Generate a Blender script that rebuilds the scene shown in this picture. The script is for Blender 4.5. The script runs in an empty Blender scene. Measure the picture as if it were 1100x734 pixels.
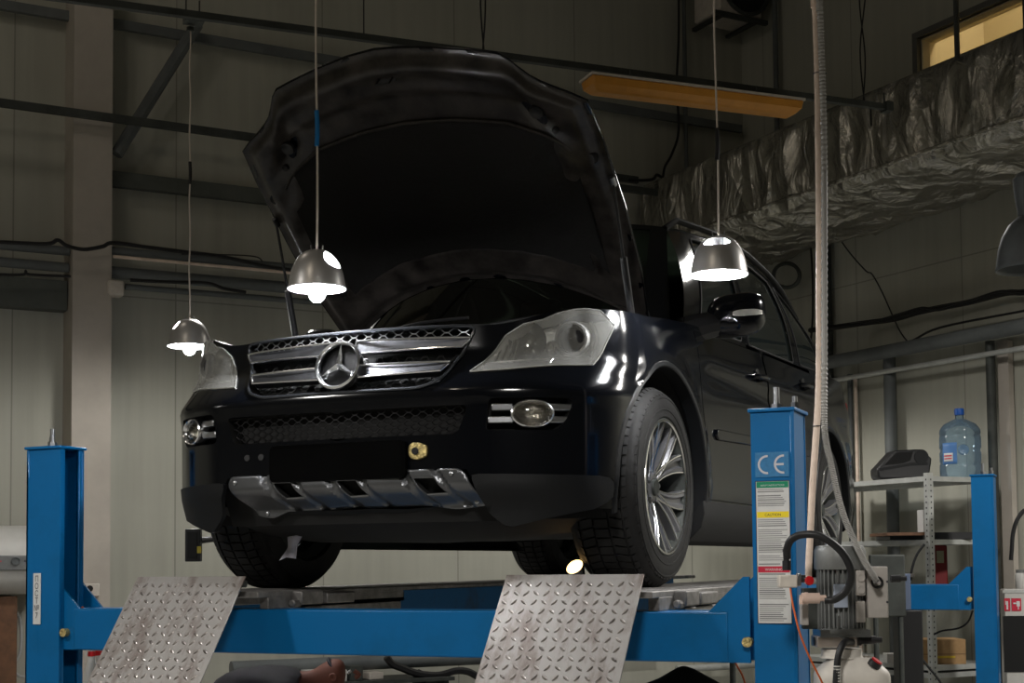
import bpy, bmesh, math, random
from mathutils import Vector, Matrix, noise
random.seed(7)
SC = bpy.context.scene
COL = SC.collection
PI = math.pi
# ------------------------------------------------------------------ camera model
F = 1560.0; CX = 550.0; PY = 520.5
TH = math.radians(24); PITCH = math.radians(3.1); ROLL = math.radians(-0.53)
CAM = Vector((0, 0, 1.7))
fw = Vector((-math.sin(TH)*math.cos(PITCH), math.cos(TH)*math.cos(PITCH), math.sin(PITCH)))
rt0 = Vector((math.cos(TH), math.sin(TH), 0)); up0 = rt0.cross(fw)
rt = rt0*math.cos(ROLL)+up0*math.sin(ROLL); up = up0*math.cos(ROLL)-rt0*math.sin(ROLL)
def ray(px, py): return fw + rt*((px-CX)/F) + up*((PY-py)/F)
FHZ = Vector((-math.sin(TH), math.cos(TH), 0))
def atD(px, py, D): r = ray(px, py); return CAM + r*(D/r.dot(FHZ))
def onplane(px, py, N, d):
    r = ray(px, py); return CAM + r*((d-N.dot(CAM))/N.dot(r))
cam = bpy.data.cameras.new('camera'); co = bpy.data.objects.new('camera', cam); COL.objects.link(co)
cam.sensor_width = 36; cam.lens = F/1100*36; cam.shift_y = (PY-367)/1100; cam.clip_end = 100
M = Matrix.Identity(4)
for i, a in enumerate((rt, up, -fw)):
    for j in range(3): M[j][i] = a[j]
M.translation = CAM; co.matrix_world = M; SC.camera = co
U = Vector((-.795, .607, 0)).normalized(); N_ = Vector((.607, .795, 0)).normalized()
DR = 8.3; DB = 10.65
def WR(a, z, off=0): return N_*(DR-off)+U*a+Vector((0, 0, z))
def WB(b, z, off=0): return U*(DB-off)+N_*b+Vector((0, 0, z))
def pR(px, py, off=0): return onplane(px, py, N_, DR-off)
def pB(px, py, off=0): return onplane(px, py, U, DB-off)
# ------------------------------------------------------------------ materials
MATS = {}
def mat(name, col, rough=.5, metal=0, spec=.5, coat=0, var=0, vscale=8, bump=0, bscale=40, emit=None, estr=0, dirt=None, dscale=4, trans=0, ior=1.45, alpha=1):
    m = bpy.data.materials.new(name); m.use_nodes = True
    nt = m.node_tree; b = nt.nodes['Principled BSDF']
    b.inputs['Base Color'].default_value = (*col, 1)
    b.inputs['Roughness'].default_value = rough; b.inputs['Metallic'].default_value = metal
    b.inputs['Specular IOR Level'].default_value = spec; b.inputs['Coat Weight'].default_value = coat
    b.inputs['Coat Roughness'].default_value = .04; b.inputs['IOR'].default_value = ior
    b.inputs['Transmission Weight'].default_value = trans; b.inputs['Alpha'].default_value = alpha
    tc = nt.nodes.new('ShaderNodeTexCoord')
    if var or dirt:
        n = nt.nodes.new('ShaderNodeTexNoise'); n.inputs['Scale'].default_value = vscale if var else dscale
        n.inputs['Detail'].default_value = 6; n.inputs['Roughness'].default_value = .65
        nt.links.new(tc.outputs['Object'], n.inputs['Vector'])
        mx = nt.nodes.new('ShaderNodeMix'); mx.data_type = 'RGBA'
        rp = nt.nodes.new('ShaderNodeMapRange')
        rp.inputs['From Min'].default_value = .35 if not dirt else .52; rp.inputs['From Max'].default_value = .65 if not dirt else .72
        nt.links.new(n.outputs['Fac'], rp.inputs['Value']); nt.links.new(rp.outputs['Result'], mx.inputs['Factor'])
        c2 = dirt if dirt else tuple(c*(1+var) for c in col); c1 = col if dirt else tuple(c*(1-var) for c in col)
        mx.inputs['A'].default_value = (*c1, 1); mx.inputs['B'].default_value = (*c2, 1)
        nt.links.new(mx.outputs['Result'], b.inputs['Base Color'])
    if bump:
        n2 = nt.nodes.new('ShaderNodeTexNoise'); n2.inputs['Scale'].default_value = bscale; n2.inputs['Detail'].default_value = 5
        nt.links.new(tc.outputs['Object'], n2.inputs['Vector'])
        bp = nt.nodes.new('ShaderNodeBump'); bp.inputs['Strength'].default_value = bump; bp.inputs['Distance'].default_value = .01
        nt.links.new(n2.outputs['Fac'], bp.inputs['Height']); nt.links.new(bp.outputs['Normal'], b.inputs['Normal'])
    if emit:
        b.inputs['Emission Color'].default_value = (*emit, 1); b.inputs['Emission Strength'].default_value = estr
    MATS[name] = m; return m
paint = mat('black_paint', (.002, .0025, .004), .13, 0, .42, coat=.12, bump=.02, bscale=3)
paintr = mat('black_inner_paint', (.030, .026, .023), .33, 0, .5, bump=.15, bscale=9, var=.7, vscale=9)
blk = mat('black_plastic', (.012, .012, .013), .45, bump=.05, bscale=90)
dull = mat('dull_black', (.008, .008, .008), .85)
grplas = mat('grey_black_plastic', (.0055, .006, .0068), .5, 0, .3, bump=.05, bscale=120)
pad = mat('felt_black', (.006, .0055, .005), .95, bump=.3, bscale=60)
rubber = mat('rubber', (.011, .0105, .010), .75, var=.35, vscale=14, bump=.1, bscale=60)
chrome = mat('chrome', (.85, .86, .88), .2, 1)
satin = mat('satin_metal', (.42, .43, .45), .3, 1, var=.08, vscale=20)
alu = mat('brushed_aluminium', (.09, .092, .10), .38, 1, var=.15, vscale=12)
rimm = mat('rim_grey', (.20, .20, .21), .38, .6)
rimp = mat('rim_polished', (.7, .7, .7), .18, 1)
blue = mat('blue_paint', (.0, .120, .33), .42, 0, .35, coat=.1, dirt=(.0, .095, .24), dscale=2.5, bump=.05, bscale=25)
blued = mat('blue_paint_dull', (.0, .10, .27), .5, 0, .4, dirt=(.02, .05, .09), dscale=3)
steel = mat('galvanised_steel', (.50, .51, .49), .45, .35, var=.12, vscale=10)
dsteel = mat('dark_steel', (.05, .055, .05), .6, .2, var=.3, vscale=5)
pipeg = mat('grey_pipe_paint', (.11, .12, .12), .55, 0, var=.2, vscale=3)
runm = mat('worn_steel', (.22, .21, .20), .5, .5, var=.4, vscale=9, bump=.2, bscale=20)
beige = mat('beige_plastic', (.74, .60, .50), .55, var=.14, vscale=9)
flexm = mat('grey_conduit', (.36, .35, .33), .55)
white = mat('white_plastic', (.50, .49, .46), .45, var=.05, vscale=6)
offw = mat('cream_box', (.55, .50, .44), .5, var=.1, vscale=20)
greyp = mat('grey_casting', (.17, .175, .17), .48, .35, var=.15, vscale=15)
boxg = mat('grey_box_paint', (.40, .37, .34), .5, .1, var=.1, vscale=10)
bhose = mat('black_hose', (.01, .01, .011), .5)
orange = mat('orange_cable', (.55, .11, .02), .5)
red = mat('red_plastic', (.5, .012, .015), .35)
dred = mat('dark_red', (.16, .008, .01), .5)
wood = mat('brown_wood', (.12, .055, .025), .6, var=.3, vscale=10)
card = mat('cardboard', (.36, .22, .10), .85, var=.12, vscale=14)
yellow = mat('yellow_cover', (.62, .27, .04), .45, var=.08, vscale=8)
cord = mat('cord_white', (.62, .55, .48), .6)
bluet = mat('blue_tape', (.0, .15, .4), .5)
gold = mat('brass', (.50, .40, .17), .45, .7, var=.6, vscale=60, bump=.5, bscale=160)
ink = mat('ink', (.02, .02, .03), .7)
paper = mat('paper', (.60, .60, .59), .6, var=.04, vscale=30)
green = mat('sign_green', (.0, .22, .11), .5); yel = mat('sign_yellow', (.8, .62, .02), .5); sred = mat('sign_red', (.5, .02, .05), .5)
cesk = mat('sticker_blue', (.03, .17, .36), .5, var=.15, vscale=60); cew = mat('sticker_grey', (.52, .52, .55), .5)
jac = mat('dark_jacket', (.010, .009, .014), .8, var=.4, vscale=20)
skin_m = mat('skin', (.15, .05, .032), .7)
shadeg = mat('spun_aluminium', (.56, .54, .52), .36, .65, var=.06, vscale=3)
shadein = mat('shade_white_enamel', (.85, .85, .85), .6)
bulbm = mat('bulb', (1, 1, 1), .5, emit=(.97, .98, 1), estr=1000)
warmb = mat('warm_bulb', (1, .9, .7), .5, emit=(1, .60, .22), estr=5)
glass = mat('tinted_glass', (.010, .013, .013), .04, 0, .6)
tank = mat('tank_plastic', (.62, .58, .52), .5, var=.06, vscale=12)
tank.node_tree.nodes['Principled BSDF'].inputs['Subsurface Weight'].default_value = 0
def clearmat(name, tint, fac, rough, haze=None, hz=0):
    m = bpy.data.materials.new(name); m.use_nodes = True; nt = m.node_tree; nt.nodes.clear()
    o = nt.nodes.new('ShaderNodeOutputMaterial'); t = nt.nodes.new('ShaderNodeBsdfTransparent'); g = nt.nodes.new('ShaderNodeBsdfGlossy')
    t.inputs[0].default_value = (*tint, 1); g.inputs['Roughness'].default_value = rough
    x = nt.nodes.new('ShaderNodeMixShader'); fr = nt.nodes.new('ShaderNodeFresnel'); fr.inputs[0].default_value = fac
    nt.links.new(fr.outputs[0], x.inputs[0]); nt.links.new(t.outputs[0], x.inputs[1]); nt.links.new(g.outputs[0], x.inputs[2])
    last = x
    if haze:
        d = nt.nodes.new('ShaderNodeBsdfDiffuse'); d.inputs[0].default_value = (*haze, 1)
        y = nt.nodes.new('ShaderNodeMixShader'); y.inputs[0].default_value = hz
        nt.links.new(x.outputs[0], y.inputs[1]); nt.links.new(d.outputs[0], y.inputs[2]); last = y
    nt.links.new(last.outputs[0], o.inputs[0]); return m
lensm = clearmat('headlight_lens', (.95, .95, .93), 1.5, .04, (.95, .95, .90), .15)
wsg = clearmat('windshield_glass', (.16, .23, .19), 1.5, .02)
smoke = clearmat('clear_smoked_shade', (.55, .54, .53), 1.6, .12, (.5, .48, .46), .22)
bottlem = clearmat('blue_bottle_plastic', (.70, .82, .90), 1.45, .08, (.42, .56, .68), .16)
def wallmat(name, col, period, seams_x, hz):
    m = mat(name, col, .6, 0, .3); nt = m.node_tree; b = nt.nodes['Principled BSDF']
    tc = nt.nodes.new('ShaderNodeTexCoord'); sp = nt.nodes.new('ShaderNodeSeparateXYZ'); nt.links.new(tc.outputs['Object'], sp.inputs[0])
    def mth(op, a, b_=None):
        n = nt.nodes.new('ShaderNodeMath'); n.operation = op
        for k, v in enumerate((a, b_)):
            if v is None: continue
            if isinstance(v, (int, float)): n.inputs[k].default_value = v
            else: nt.links.new(v, n.inputs[k])
        return n.outputs[0]
    fr = mth('FRACT', mth('DIVIDE', mth('ADD', sp.outputs[0], seams_x), period))
    seam = mth('LESS_THAN', fr, .009)
    frz = mth('FRACT', mth('DIVIDE', mth('ADD', sp.outputs[2], hz), 3.675)); seamz = mth('LESS_THAN', frz, .0028)
    s = mth('MAXIMUM', seam, seamz)
    mp = nt.nodes.new('ShaderNodeMapping'); mp.inputs['Scale'].default_value = (9, 9, .5); nt.links.new(tc.outputs['Object'], mp.inputs[0])
    n1 = nt.nodes.new('ShaderNodeTexNoise'); n1.inputs['Scale'].default_value = 1.3; n1.inputs['Detail'].default_value = 6; nt.links.new(mp.outputs[0], n1.inputs['Vector'])
    n2 = nt.nodes.new('ShaderNodeTexNoise'); n2.inputs['Scale'].default_value = .9; n2.inputs['Detail'].default_value = 5; nt.links.new(tc.outputs['Object'], n2.inputs['Vector'])
    k = mth('MULTIPLY', mth('ADD', mth('MULTIPLY', n1.outputs['Fac'], .28), .74), mth('ADD', mth('MULTIPLY', n2.outputs['Fac'], .4), .8))
    k = mth('MULTIPLY', k, mth('SUBTRACT', 1, mth('MULTIPLY', s, .34)))
    vm = nt.nodes.new('ShaderNodeVectorMath'); vm.operation = 'SCALE'; vm.inputs[0].default_value = col; nt.links.new(k, vm.inputs['Scale'])
    nt.links.new(vm.outputs[0], b.inputs['Base Color'])
    rib = mth('MULTIPLY', mth('SINE', mth('MULTIPLY', sp.outputs[0], 2*PI/.096)), .35)
    h = mth('SUBTRACT', rib, mth('MULTIPLY', s, 3))
    bp = nt.nodes.new('ShaderNodeBump'); bp.inputs['Strength'].default_value = .35; bp.inputs['Distance'].default_value = .003
    nt.links.new(h, bp.inputs['Height']); nt.links.new(bp.outputs[0], b.inputs['Normal'])
    return m
wallm = wallmat('sandwich_panel', (.44, .435, .37), 1.17, .55, -3.68)
wallm2 = wallmat('sandwich_panel_side', (.44, .435, .37), 1.17, .2, -4.0)
plaster = mat('column_paint', (.42, .38, .33), .7, var=.07, vscale=3)
concrete = mat('floor_concrete', (.38, .37, .34), .6, var=.2, vscale=2, bump=.1, bscale=20)
ceilm = mat('ceiling_sheet', (.18, .18, .17), .8)
# diamond plate
def diamond():
    m = mat('diamond_plate', (.42, .40, .385), .42, .55); nt = m.node_tree; b = nt.nodes['Principled BSDF']
    tc = nt.nodes.new('ShaderNodeTexCoord')
    n = nt.nodes.new('ShaderNodeTexNoise'); n.inputs['Scale'].default_value = 9; n.inputs['Detail'].default_value = 7; n.inputs['Roughness'].default_value = .7
    mp = nt.nodes.new('ShaderNodeMapping'); mp.inputs['Scale'].default_value = (1, .35, 1); nt.links.new(tc.outputs['Object'], mp.inputs[0]); nt.links.new(mp.outputs[0], n.inputs['Vector'])
    rp = nt.nodes.new('ShaderNodeMapRange'); rp.inputs['From Min'].default_value = .48; rp.inputs['From Max'].default_value = .68
    nt.links.new(n.outputs['Fac'], rp.inputs['Value'])
    mx = nt.nodes.new('ShaderNodeMix'); mx.data_type = 'RGBA'; mx.inputs['A'].default_value = (.32, .305, .29, 1); mx.inputs['B'].default_value = (.13, .09, .075, 1)
    nt.links.new(rp.outputs[0], mx.inputs['Factor']); nt.links.new(mx.outputs['Result'], b.inputs['Base Color'])
    rp2 = nt.nodes.new('ShaderNodeMapRange'); rp2.inputs['To Min'].default_value = .35; rp2.inputs['To Max'].default_value = .6
    nt.links.new(n.outputs['Fac'], rp2.inputs['Value']); nt.links.new(rp2.outputs[0], b.inputs['Roughness'])
    return m
diam = diamond()
tread_m = mat('tread_lug', (.30, .27, .25), .35, .7, var=.5, vscale=25)
def foilm():
    m = mat('insulation_foil', (.50, .48, .43), .24, .85); nt = m.node_tree; b = nt.nodes['Principled BSDF']
    tc = nt.nodes.new('ShaderNodeTexCoord'); mp = nt.nodes.new('ShaderNodeMapping'); mp.inputs['Scale'].default_value = (1, 1, .45)
    nt.links.new(tc.outputs['Object'], mp.inputs[0])
    v = nt.nodes.new('ShaderNodeTexVoronoi'); v.inputs['Scale'].default_value = 4.5
    n = nt.nodes.new('ShaderNodeTexNoise'); n.inputs['Scale'].default_value = 5; n.inputs['Detail'].default_value = 7; n.inputs['Distortion'].default_value = 1.2
    nt.links.new(mp.outputs[0], v.inputs['Vector']); nt.links.new(mp.outputs[0], n.inputs['Vector'])
    a = nt.nodes.new('ShaderNodeMath'); a.operation = 'ADD'; nt.links.new(v.outputs['Distance'], a.inputs[0]); nt.links.new(n.outputs['Fac'], a.inputs[1])
    bp = nt.nodes.new('ShaderNodeBump'); bp.inputs['Strength'].default_value = 1; bp.inputs['Distance'].default_value = .09
    nt.links.new(a.outputs[0], bp.inputs['Height']); nt.links.new(bp.outputs[0], b.inputs['Normal'])
    return m
foil = foilm()
# ------------------------------------------------------------------ mesh builder
class MB:
    def __init__(s): s.v = []; s.f = []; s.mi = []
    def add(s, vs, fs, mi=0):
        o = len(s.v); s.v += [tuple(p) for p in vs]; s.f += [tuple(i+o for i in f) for f in fs]; s.mi += [mi]*len(fs); return s
    def box(s, c, size, R=None, mi=0, taper=1):
        c = Vector(c); vs = []
        for z in (-1, 1):
            k = taper if z > 0 else 1
            for x, y in ((-1, -1), (1, -1), (1, 1), (-1, 1)):
                p = Vector((x*size[0]/2*k, y*size[1]/2*k, z*size[2]/2)); vs.append(c+(R@p if R else p))
        return s.add(vs, [(3, 2, 1, 0), (4, 5, 6, 7), (0, 1, 5, 4), (1, 2, 6, 5), (2, 3, 7, 6), (3, 0, 4, 7)], mi)
    def cyl(s, p0, p1, r0, r1=None, n=20, caps=True, mi=0):
        p0 = Vector(p0); p1 = Vector(p1); r1 = r0 if r1 is None else r1
        d = (p1-p0).normalized(); a = d.orthogonal().normalized(); b = d.cross(a)
        vs = []
        for p, r in ((p0, r0), (p1, r1)):
            for i in range(n): t = 2*PI*i/n; vs.append(p+(a*math.cos(t)+b*math.sin(t))*r)
        fs = [(i, (i+1) % n, n+(i+1) % n, n+i) for i in range(n)]
        if caps: fs += [tuple(range(n-1, -1, -1)), tuple(range(n, 2*n))]
        return s.add(vs, fs, mi)
    def lathe(s, prof, o=(0, 0, 0), ax=(0, 0, 1), n=32, mi=0, a0=0, skip=None):
        o = Vector(o); d = Vector(ax).normalized()
        a = d.orthogonal().normalized() if abs(d.z) < .99 else Vector((1, 0, 0)); b = d.cross(a)
        vs = []
        for r, h in prof:
            for i in range(n): t = a0+2*PI*i/n; vs.append(o+d*h+(a*math.cos(t)+b*math.sin(t))*r)
        fs = []
        for j in range(len(prof)-1):
            for i in range(n):
                if skip and skip((j+.5)/(len(prof)-1), a0+2*PI*(i+.5)/n): continue
                fs.append((j*n+i, j*n+(i+1) % n, (j+1)*n+(i+1) % n, (j+1)*n+i))
        return s.add(vs, fs, mi)
    def tube(s, pts, r, n=8, smooth=0, mi=0, ring=None):
        pts = [Vector(p) for p in pts]
        if smooth: pts = crom(pts, smooth)
        vs = []; t0 = (pts[1]-pts[0]).normalized(); a = t0.orthogonal().normalized()
        for i, p in enumerate(pts):
            t = (pts[min(i+1, len(pts)-1)]-pts[max(i-1, 0)]).normalized()
            a = (a-t*a.dot(t)).normalized(); b = t.cross(a)
            rr = r(i/(len(pts)-1)) if callable(r) else r
            if ring: rr *= ring(i)
            for k in range(n): w = 2*PI*k/n; vs.append(p+(a*math.cos(w)+b*math.sin(w))*rr)
        m = len(pts)
        fs = [(j*n+k, j*n+(k+1) % n, (j+1)*n+(k+1) % n, (j+1)*n+k) for j in range(m-1) for k in range(n)]
        fs += [tuple(range(n-1, -1, -1)), tuple(range((m-1)*n, m*n))]
        return s.add(vs, fs, mi)
    def prism(s, poly, fn0, fn1, mi=0):
        n = len(poly); vs = [fn0(*p) for p in poly]+[fn1(*p) for p in poly]
        return s.add(vs, [tuple(range(n-1, -1, -1)), tuple(range(n, 2*n))]+[(i, (i+1) % n, n+(i+1) % n, n+i) for i in range(n)], mi)
    def grid(s, fn, nu, nv, mi=0, flip=False):
        vs = [fn(i/nu, j/nv) for j in range(nv+1) for i in range(nu+1)]
        fs = []
        for j in range(nv):
            for i in range(nu):
                q = (j*(nu+1)+i, j*(nu+1)+i+1, (j+1)*(nu+1)+i+1, (j+1)*(nu+1)+i); fs.append(q[::-1] if flip else q)
        return s.add(vs, fs, mi)
    def build(s, name, mats, parent=None, smooth=True, bevel=0, angle=35, solid=0, segs=2):
        me = bpy.data.meshes.new(name); me.from_pydata(s.v, [], s.f)
        for m in (mats if isinstance(mats, (list, tuple)) else [mats]): me.materials.append(m)
        me.polygons.foreach_set('material_index', s.mi)
        bm = bmesh.new(); bm.from_mesh(me); bmesh.ops.remove_doubles(bm, verts=bm.verts, dist=1e-5)
        bmesh.ops.recalc_face_normals(bm, faces=bm.faces); bm.to_mesh(me); bm.free()
        if smooth:
            me.polygons.foreach_set('use_smooth', [True]*len(me.polygons)); me.set_sharp_from_angle(angle=math.radians(angle))
        o = bpy.data.objects.new(name, me); COL.objects.link(o)
        if parent:
            o.parent = parent
            w = parent.matrix_world if parent.type != 'EMPTY' else parent.matrix_world
        if solid:
            md = o.modifiers.new('s', 'SOLIDIFY'); md.thickness = solid; md.offset = 0
        if bevel:
            md = o.modifiers.new('b', 'BEVEL'); md.width = bevel; md.segments = segs; md.limit_method = 'ANGLE'; md.angle_limit = math.radians(40)
            md.harden_normals = False
        return o
def crom(pts, k):
    out = []; n = len(pts)
    for i in range(n-1):
        p0, p1, p2, p3 = pts[max(i-1, 0)], pts[i], pts[i+1], pts[min(i+2, n-1)]
        for j in range(k):
            t = j/k; out.append(.5*((2*p1)+(p2-p0)*t+(2*p0-5*p1+4*p2-p3)*t*t+(3*p1-p0-3*p2+p3)*t*t*t))
    out.append(pts[-1]); return out
def tag(o, label, cat, group=None, kind=None):
    o['label'] = label; o['category'] = cat
    if group: o['group'] = group
    if kind: o['kind'] = kind
    return o
def struct(o): o['kind'] = 'structure'; return o
def thing(name, label, cat, loc=(0, 0, 0), group=None):
    o = bpy.data.objects.new(name, None); COL.objects.link(o); o.location = loc; o.empty_display_size = .1
    return tag(o, label, cat, group)
def lerp(a, b, t): return a+(b-a)*t
def interp(tab, x):
    if x <= tab[0][0]: return tab[0][1]
    for (a, b), (c, d) in zip(tab, tab[1:]):
        if x <= c: return lerp(b, d, (x-a)/(c-a))
    return tab[-1][1]
def sstep(a, b, x):
    t = max(0, min(1, (x-a)/(b-a))); return t*t*(3-2*t)
def rotz(a): return Matrix.Rotation(a, 3, 'Z')
RU = Matrix((U, N_, Vector((0, 0, 1)))).transposed()   # columns: u, n, z
def text_mesh(s, size, ext=0):
    c = bpy.data.curves.new('t', 'FONT'); c.body = s; c.size = size; c.extrude = ext; c.align_x = 'CENTER'
    o = bpy.data.objects.new('t', c); COL.objects.link(o); bpy.context.view_layer.update()
    dg = bpy.context.evaluated_depsgraph_get(); me = o.evaluated_get(dg).to_mesh()
    vs = [v.co.copy() for v in me.vertices]; fs = [tuple(p.vertices) for p in me.polygons]
    o.evaluated_get(dg).to_mesh_clear(); bpy.data.objects.remove(o); bpy.data.curves.remove(c)
    return vs, fs
# ================================================================== ROOM
def wall_obj(name, origin, ex, en, x0, x1, z0, z1, m, th=.12, holes=()):
    # local x along wall, local y outward, z up
    o_ = MB()
    xs = sorted({x0, x1, *[h[0] for h in holes], *[h[1] for h in holes]}); zs = sorted({z0, z1, *[h[2] for h in holes], *[h[3] for h in holes]})
    for xa, xb in zip(xs, xs[1:]):
        for za, zb in zip(zs, zs[1:]):
            if any(h[0] <= xa < h[1] and h[2] <= za < h[3] for h in holes): continue
            o_.box(((xa+xb)/2, th/2, (za+zb)/2), (xb-xa, th, zb-za))
    o = o_.build(name, m, smooth=False)
    Mx = Matrix.Identity(4)
    for j in range(3): Mx[j][0] = ex[j]; Mx[j][1] = en[j]
    Mx.translation = origin; o.matrix_world = Mx; struct(o); return o
ZC = 7.6
WH = (2.0, 8.38, 5.40, 5.83)    # window opening on right wall along u
wall_obj('wall_back', U*DB, N_, U, -7, DR, 0, ZC, wallm)
wall_obj('wall_right', N_*DR, U, N_, -7, DB, 0, ZC, wallm2, holes=[WH])
wall_obj('wall_left', -N_*7, U, -N_, -7, DB, 0, ZC, wallm)
wall_obj('wall_front', -U*7, N_, -U, -7, DR, 0, ZC, wallm)
def slab(name, z0, z1, m):
    o = MB(); P = [WR(-7, 0), WR(DB, 0), U*DB-N_*7, -U*7-N_*7]
    o.prism([(p.x, p.y) for p in P], lambda x, y: (x, y, z0), lambda x, y: (x, y, z1)); return struct(o.build(name, m, smooth=False))
slab('floor', -.15, 0, concrete); slab('ceiling', ZC, ZC+.15, ceilm)
# window: frame, reveal lit room behind
def wbox(fr, a0, a1, z0, z1, o0, o1, mb, mi=0):   # box on a wall
    P = [fr(a, z, o) for z in (z0, z1) for a, o in ((a0, o0), (a1, o0), (a1, o1), (a0, o1))]
    return mb.add(P, [(3, 2, 1, 0), (4, 5, 6, 7), (0, 1, 5, 4), (1, 2, 6, 5), (2, 3, 7, 6), (3, 0, 4, 7)], mi)
wf = MB()
a0, a1, z0, z1 = WH
wbox(WR, a0-.05, a1+.05, z1, z1+.05, -.02, .03, wf); wbox(WR, a0-.05, a1+.05, z0-.05, z0, -.02, .03, wf)
wbox(WR, a0-.05, a0, z0, z1, -.02, .03, wf); wbox(WR, a1, a1+.05, z0, z1, -.02, .03, wf)

struct(wf.build('window_1', mat('window_frame_paint', (.12, .12, .11), .6), smooth=False))
wg = MB(); wbox(WR, a0, a1, z0, z1, -.100, -.094, wg)
struct(wg.build('window_2', clearmat('window_pane', (.95, .95, .92), 1.3, .03), smooth=False))
# room beyond the window
rb = MB(); cw = mat('cream_wall', (.66, .58, .42), .8)
wbox(WR, a1-.012, a1, z0, z1, -.16, -.02, rb); wbox(WR, a0, a1, z1-.012, z1, -.16, -.02, rb)
wbox(WR, a0-.6, a1+.6, z0-1.4, z1+1.4, -1.3, -1.2, rb); wbox(WR, a1+.45, a1+.55, z0-1.4, z1+1.4, -1.2, -.13, rb); wbox(WR, a0-.6, a1+.6, z1+1.3, z1+1.4, -1.2, -.13, rb)
wbox(WR, a0-.6, a1+.6, z0-1.4, z0-1.3, -1.2, -.13, rb); wbox(WR, a0-.6, a0-.5, z0-1.4, z1+1.4, -1.2, -.13, rb)
struct(rb.build('wall_window_room', cw, smooth=False))
def add_light(name, kind, loc, energy, color=(1, 1, 1), size=.1, rot=None, spot=None, blend=.5):
    l = bpy.data.lights.new(name, kind); l.energy = energy; l.color = color
    if kind == 'AREA': l.size = size
    else: l.shadow_soft_size = size
    if kind == 'SPOT': l.spot_size = math.radians(spot); l.spot_blend = blend
    o = bpy.data.objects.new(name, l); COL.objects.link(o); o.location = loc
    if rot is not None: o.rotation_euler = rot
    return o
add_light('room_light', 'POINT', WR(7.3, 6.9, -.6), 38, (1, .84, .58), .15)
add_light('room_light', 'POINT', WR(4.5, 6.9, -.6), 38, (1, .84, .58), .15)
# column on back wall
cb = MB(); wbox(WB, 2.148, 2.42, 0, ZC, 0, .30, cb); struct(cb.build('column', plaster, smooth=False))
def dot2(px, py, off=0): 
    p = pB(px, py, off); return N_.dot(p), p.z
def dotr(px, py, off=0):
    p = pR(px, py, off); return U.dot(p), p.z
girdm = mat('girder_green', (.075, .082, .072), .6, 0, var=.2, vscale=3)
BG = 'pipes and rails along the back wall'
def hb(name, y, px, r, off, m, label, cat, b0=-1.0, b1=DR-.02, box=False, group=None, part=False, breaks=True):
    z = dot2(px, y, off)[1]; mb = MB()
    if box: wbox(WB, b0, b1, z-r, z+r, off-r*.6, off+r*.6, mb)
    else: mb.cyl(WB(b0, z, off), WB(b1, z, off), r, n=14)
    return tag(mb.build(name, m), label, cat, group)
hb('wall_rail', 131, 150, .028, .40, dsteel, 'thin dark rail crossing the back wall and column above mid height', 'rail', box=True, b1=7.05)
hb('shadow_band', 22, 100, .035, .10, pipeg, 'dim grey green strip imitating a shadow band, high on the back wall', 'rail', box=True, b0=-1, b1=8.2)  # solid strip added in place of the shadow band across the upper wall
hb('wall_girder', 196, 150, .055, .10, girdm, 'dark steel girder on the back wall right of the pale column', 'girder', box=True, b0=2.43, b1=7.05)
hb('wall_pipe', 274, 170, .030, .22, pipeg, 'uppermost grey pipe of the bundle on the back wall', 'pipe', b0=2.43)
hb('cable_conduit', 280, 170, .012, .30, beige, 'thin pale conduit running in front of the grey wall pipes', 'conduit', b0=2.43)
hb('wall_pipe', 297, 170, .045, .20, pipeg, 'thickest brownish grey pipe on the back wall right of the column', 'pipe', b0=2.43)
hb('wall_pipe', 311, 170, .022, .16, pipeg, 'lowest thin grey pipe on the back wall, starting at the column junction box', 'pipe', b0=2.55)
hb('wall_pipe', 267, 40, .033, .22, pipeg, 'upper grey pipe on the back wall left of the column', 'pipe', b1=2.14)
hb('wall_pipe', 285, 40, .035, .20, pipeg, 'lower brownish grey pipe on the back wall left of the column', 'pipe', b1=2.14)
hb('cable_trunking', 317, 40, .105, .10, girdm, 'wide dark green grey trunking on the back wall left of the column', 'trunking', b1=2.14, box=True)
hb('wall_pipe', 711, 420, .055, .30, pipeg, 'grey pipe low on the back wall seen under the blue crossbeam', 'pipe', b0=3.3, b1=7.2)
hb('wall_pipe', 205, 60, .0, .3, pipeg, 'x', 'pipe') if False else None
def wire(name, pts, r, m, label, cat, smooth=6, group=None, n=6):
    return tag(MB().tube(pts, r, n, smooth).build(name, m), label, cat, group)
wire('black_cable', [pB(x, y, .42) for x, y in ((-30, 258), (0, 260), (50, 262), (62, 258), (72, 264), (90, 268), (110, 265), (122, 261), (160, 266), (200, 271), (240, 276), (290, 287), (330, 292))], .014, bhose, 'wavy black cable draped across the column above the wall pipes', 'cable')
wire('black_cable', [pB(x, y, .36) for x, y in ((-30, 293), (0, 295), (25, 295), (28, 291), (32, 295), (76, 297))], .010, bhose, 'thin black cable on the back wall between the two left pipes', 'cable')
wire('black_cable', [pB(x, y, .36) for x, y in ((140, 301), (180, 303), (222, 304), (240, 310), (264, 314))], .013, bhose, 'short black cable sagging below the wall pipes beside the leftmost lamp', 'cable')
wire('black_cable', [pB(x, y, .36) for x, y in ((195, 273), (250, 274), (275, 276), (282, 281))], .005, bhose, 'thin dark wire looping above the wall pipes left of the hood', 'cable')
jb = MB(); zj = dot2(118, 308, .36)
wbox(WB, 2.42-.03, 2.50, zj[1]-.055, zj[1]+.055, .22, .34, jb)
tag(jb.build('junction_box', offw, bevel=.015), 'small square pale junction box at the right edge of the column', 'box')
so = MB(); b, z = dot2(97, 634, .31); wbox(WB, b-.06, b+.06, z-.045, z+.045, .301, .335, so)
sk = so.build('wall_socket', offw, bevel=.006); tag(sk, 'small cream wall socket on the column behind the left lift post', 'socket')
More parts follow.
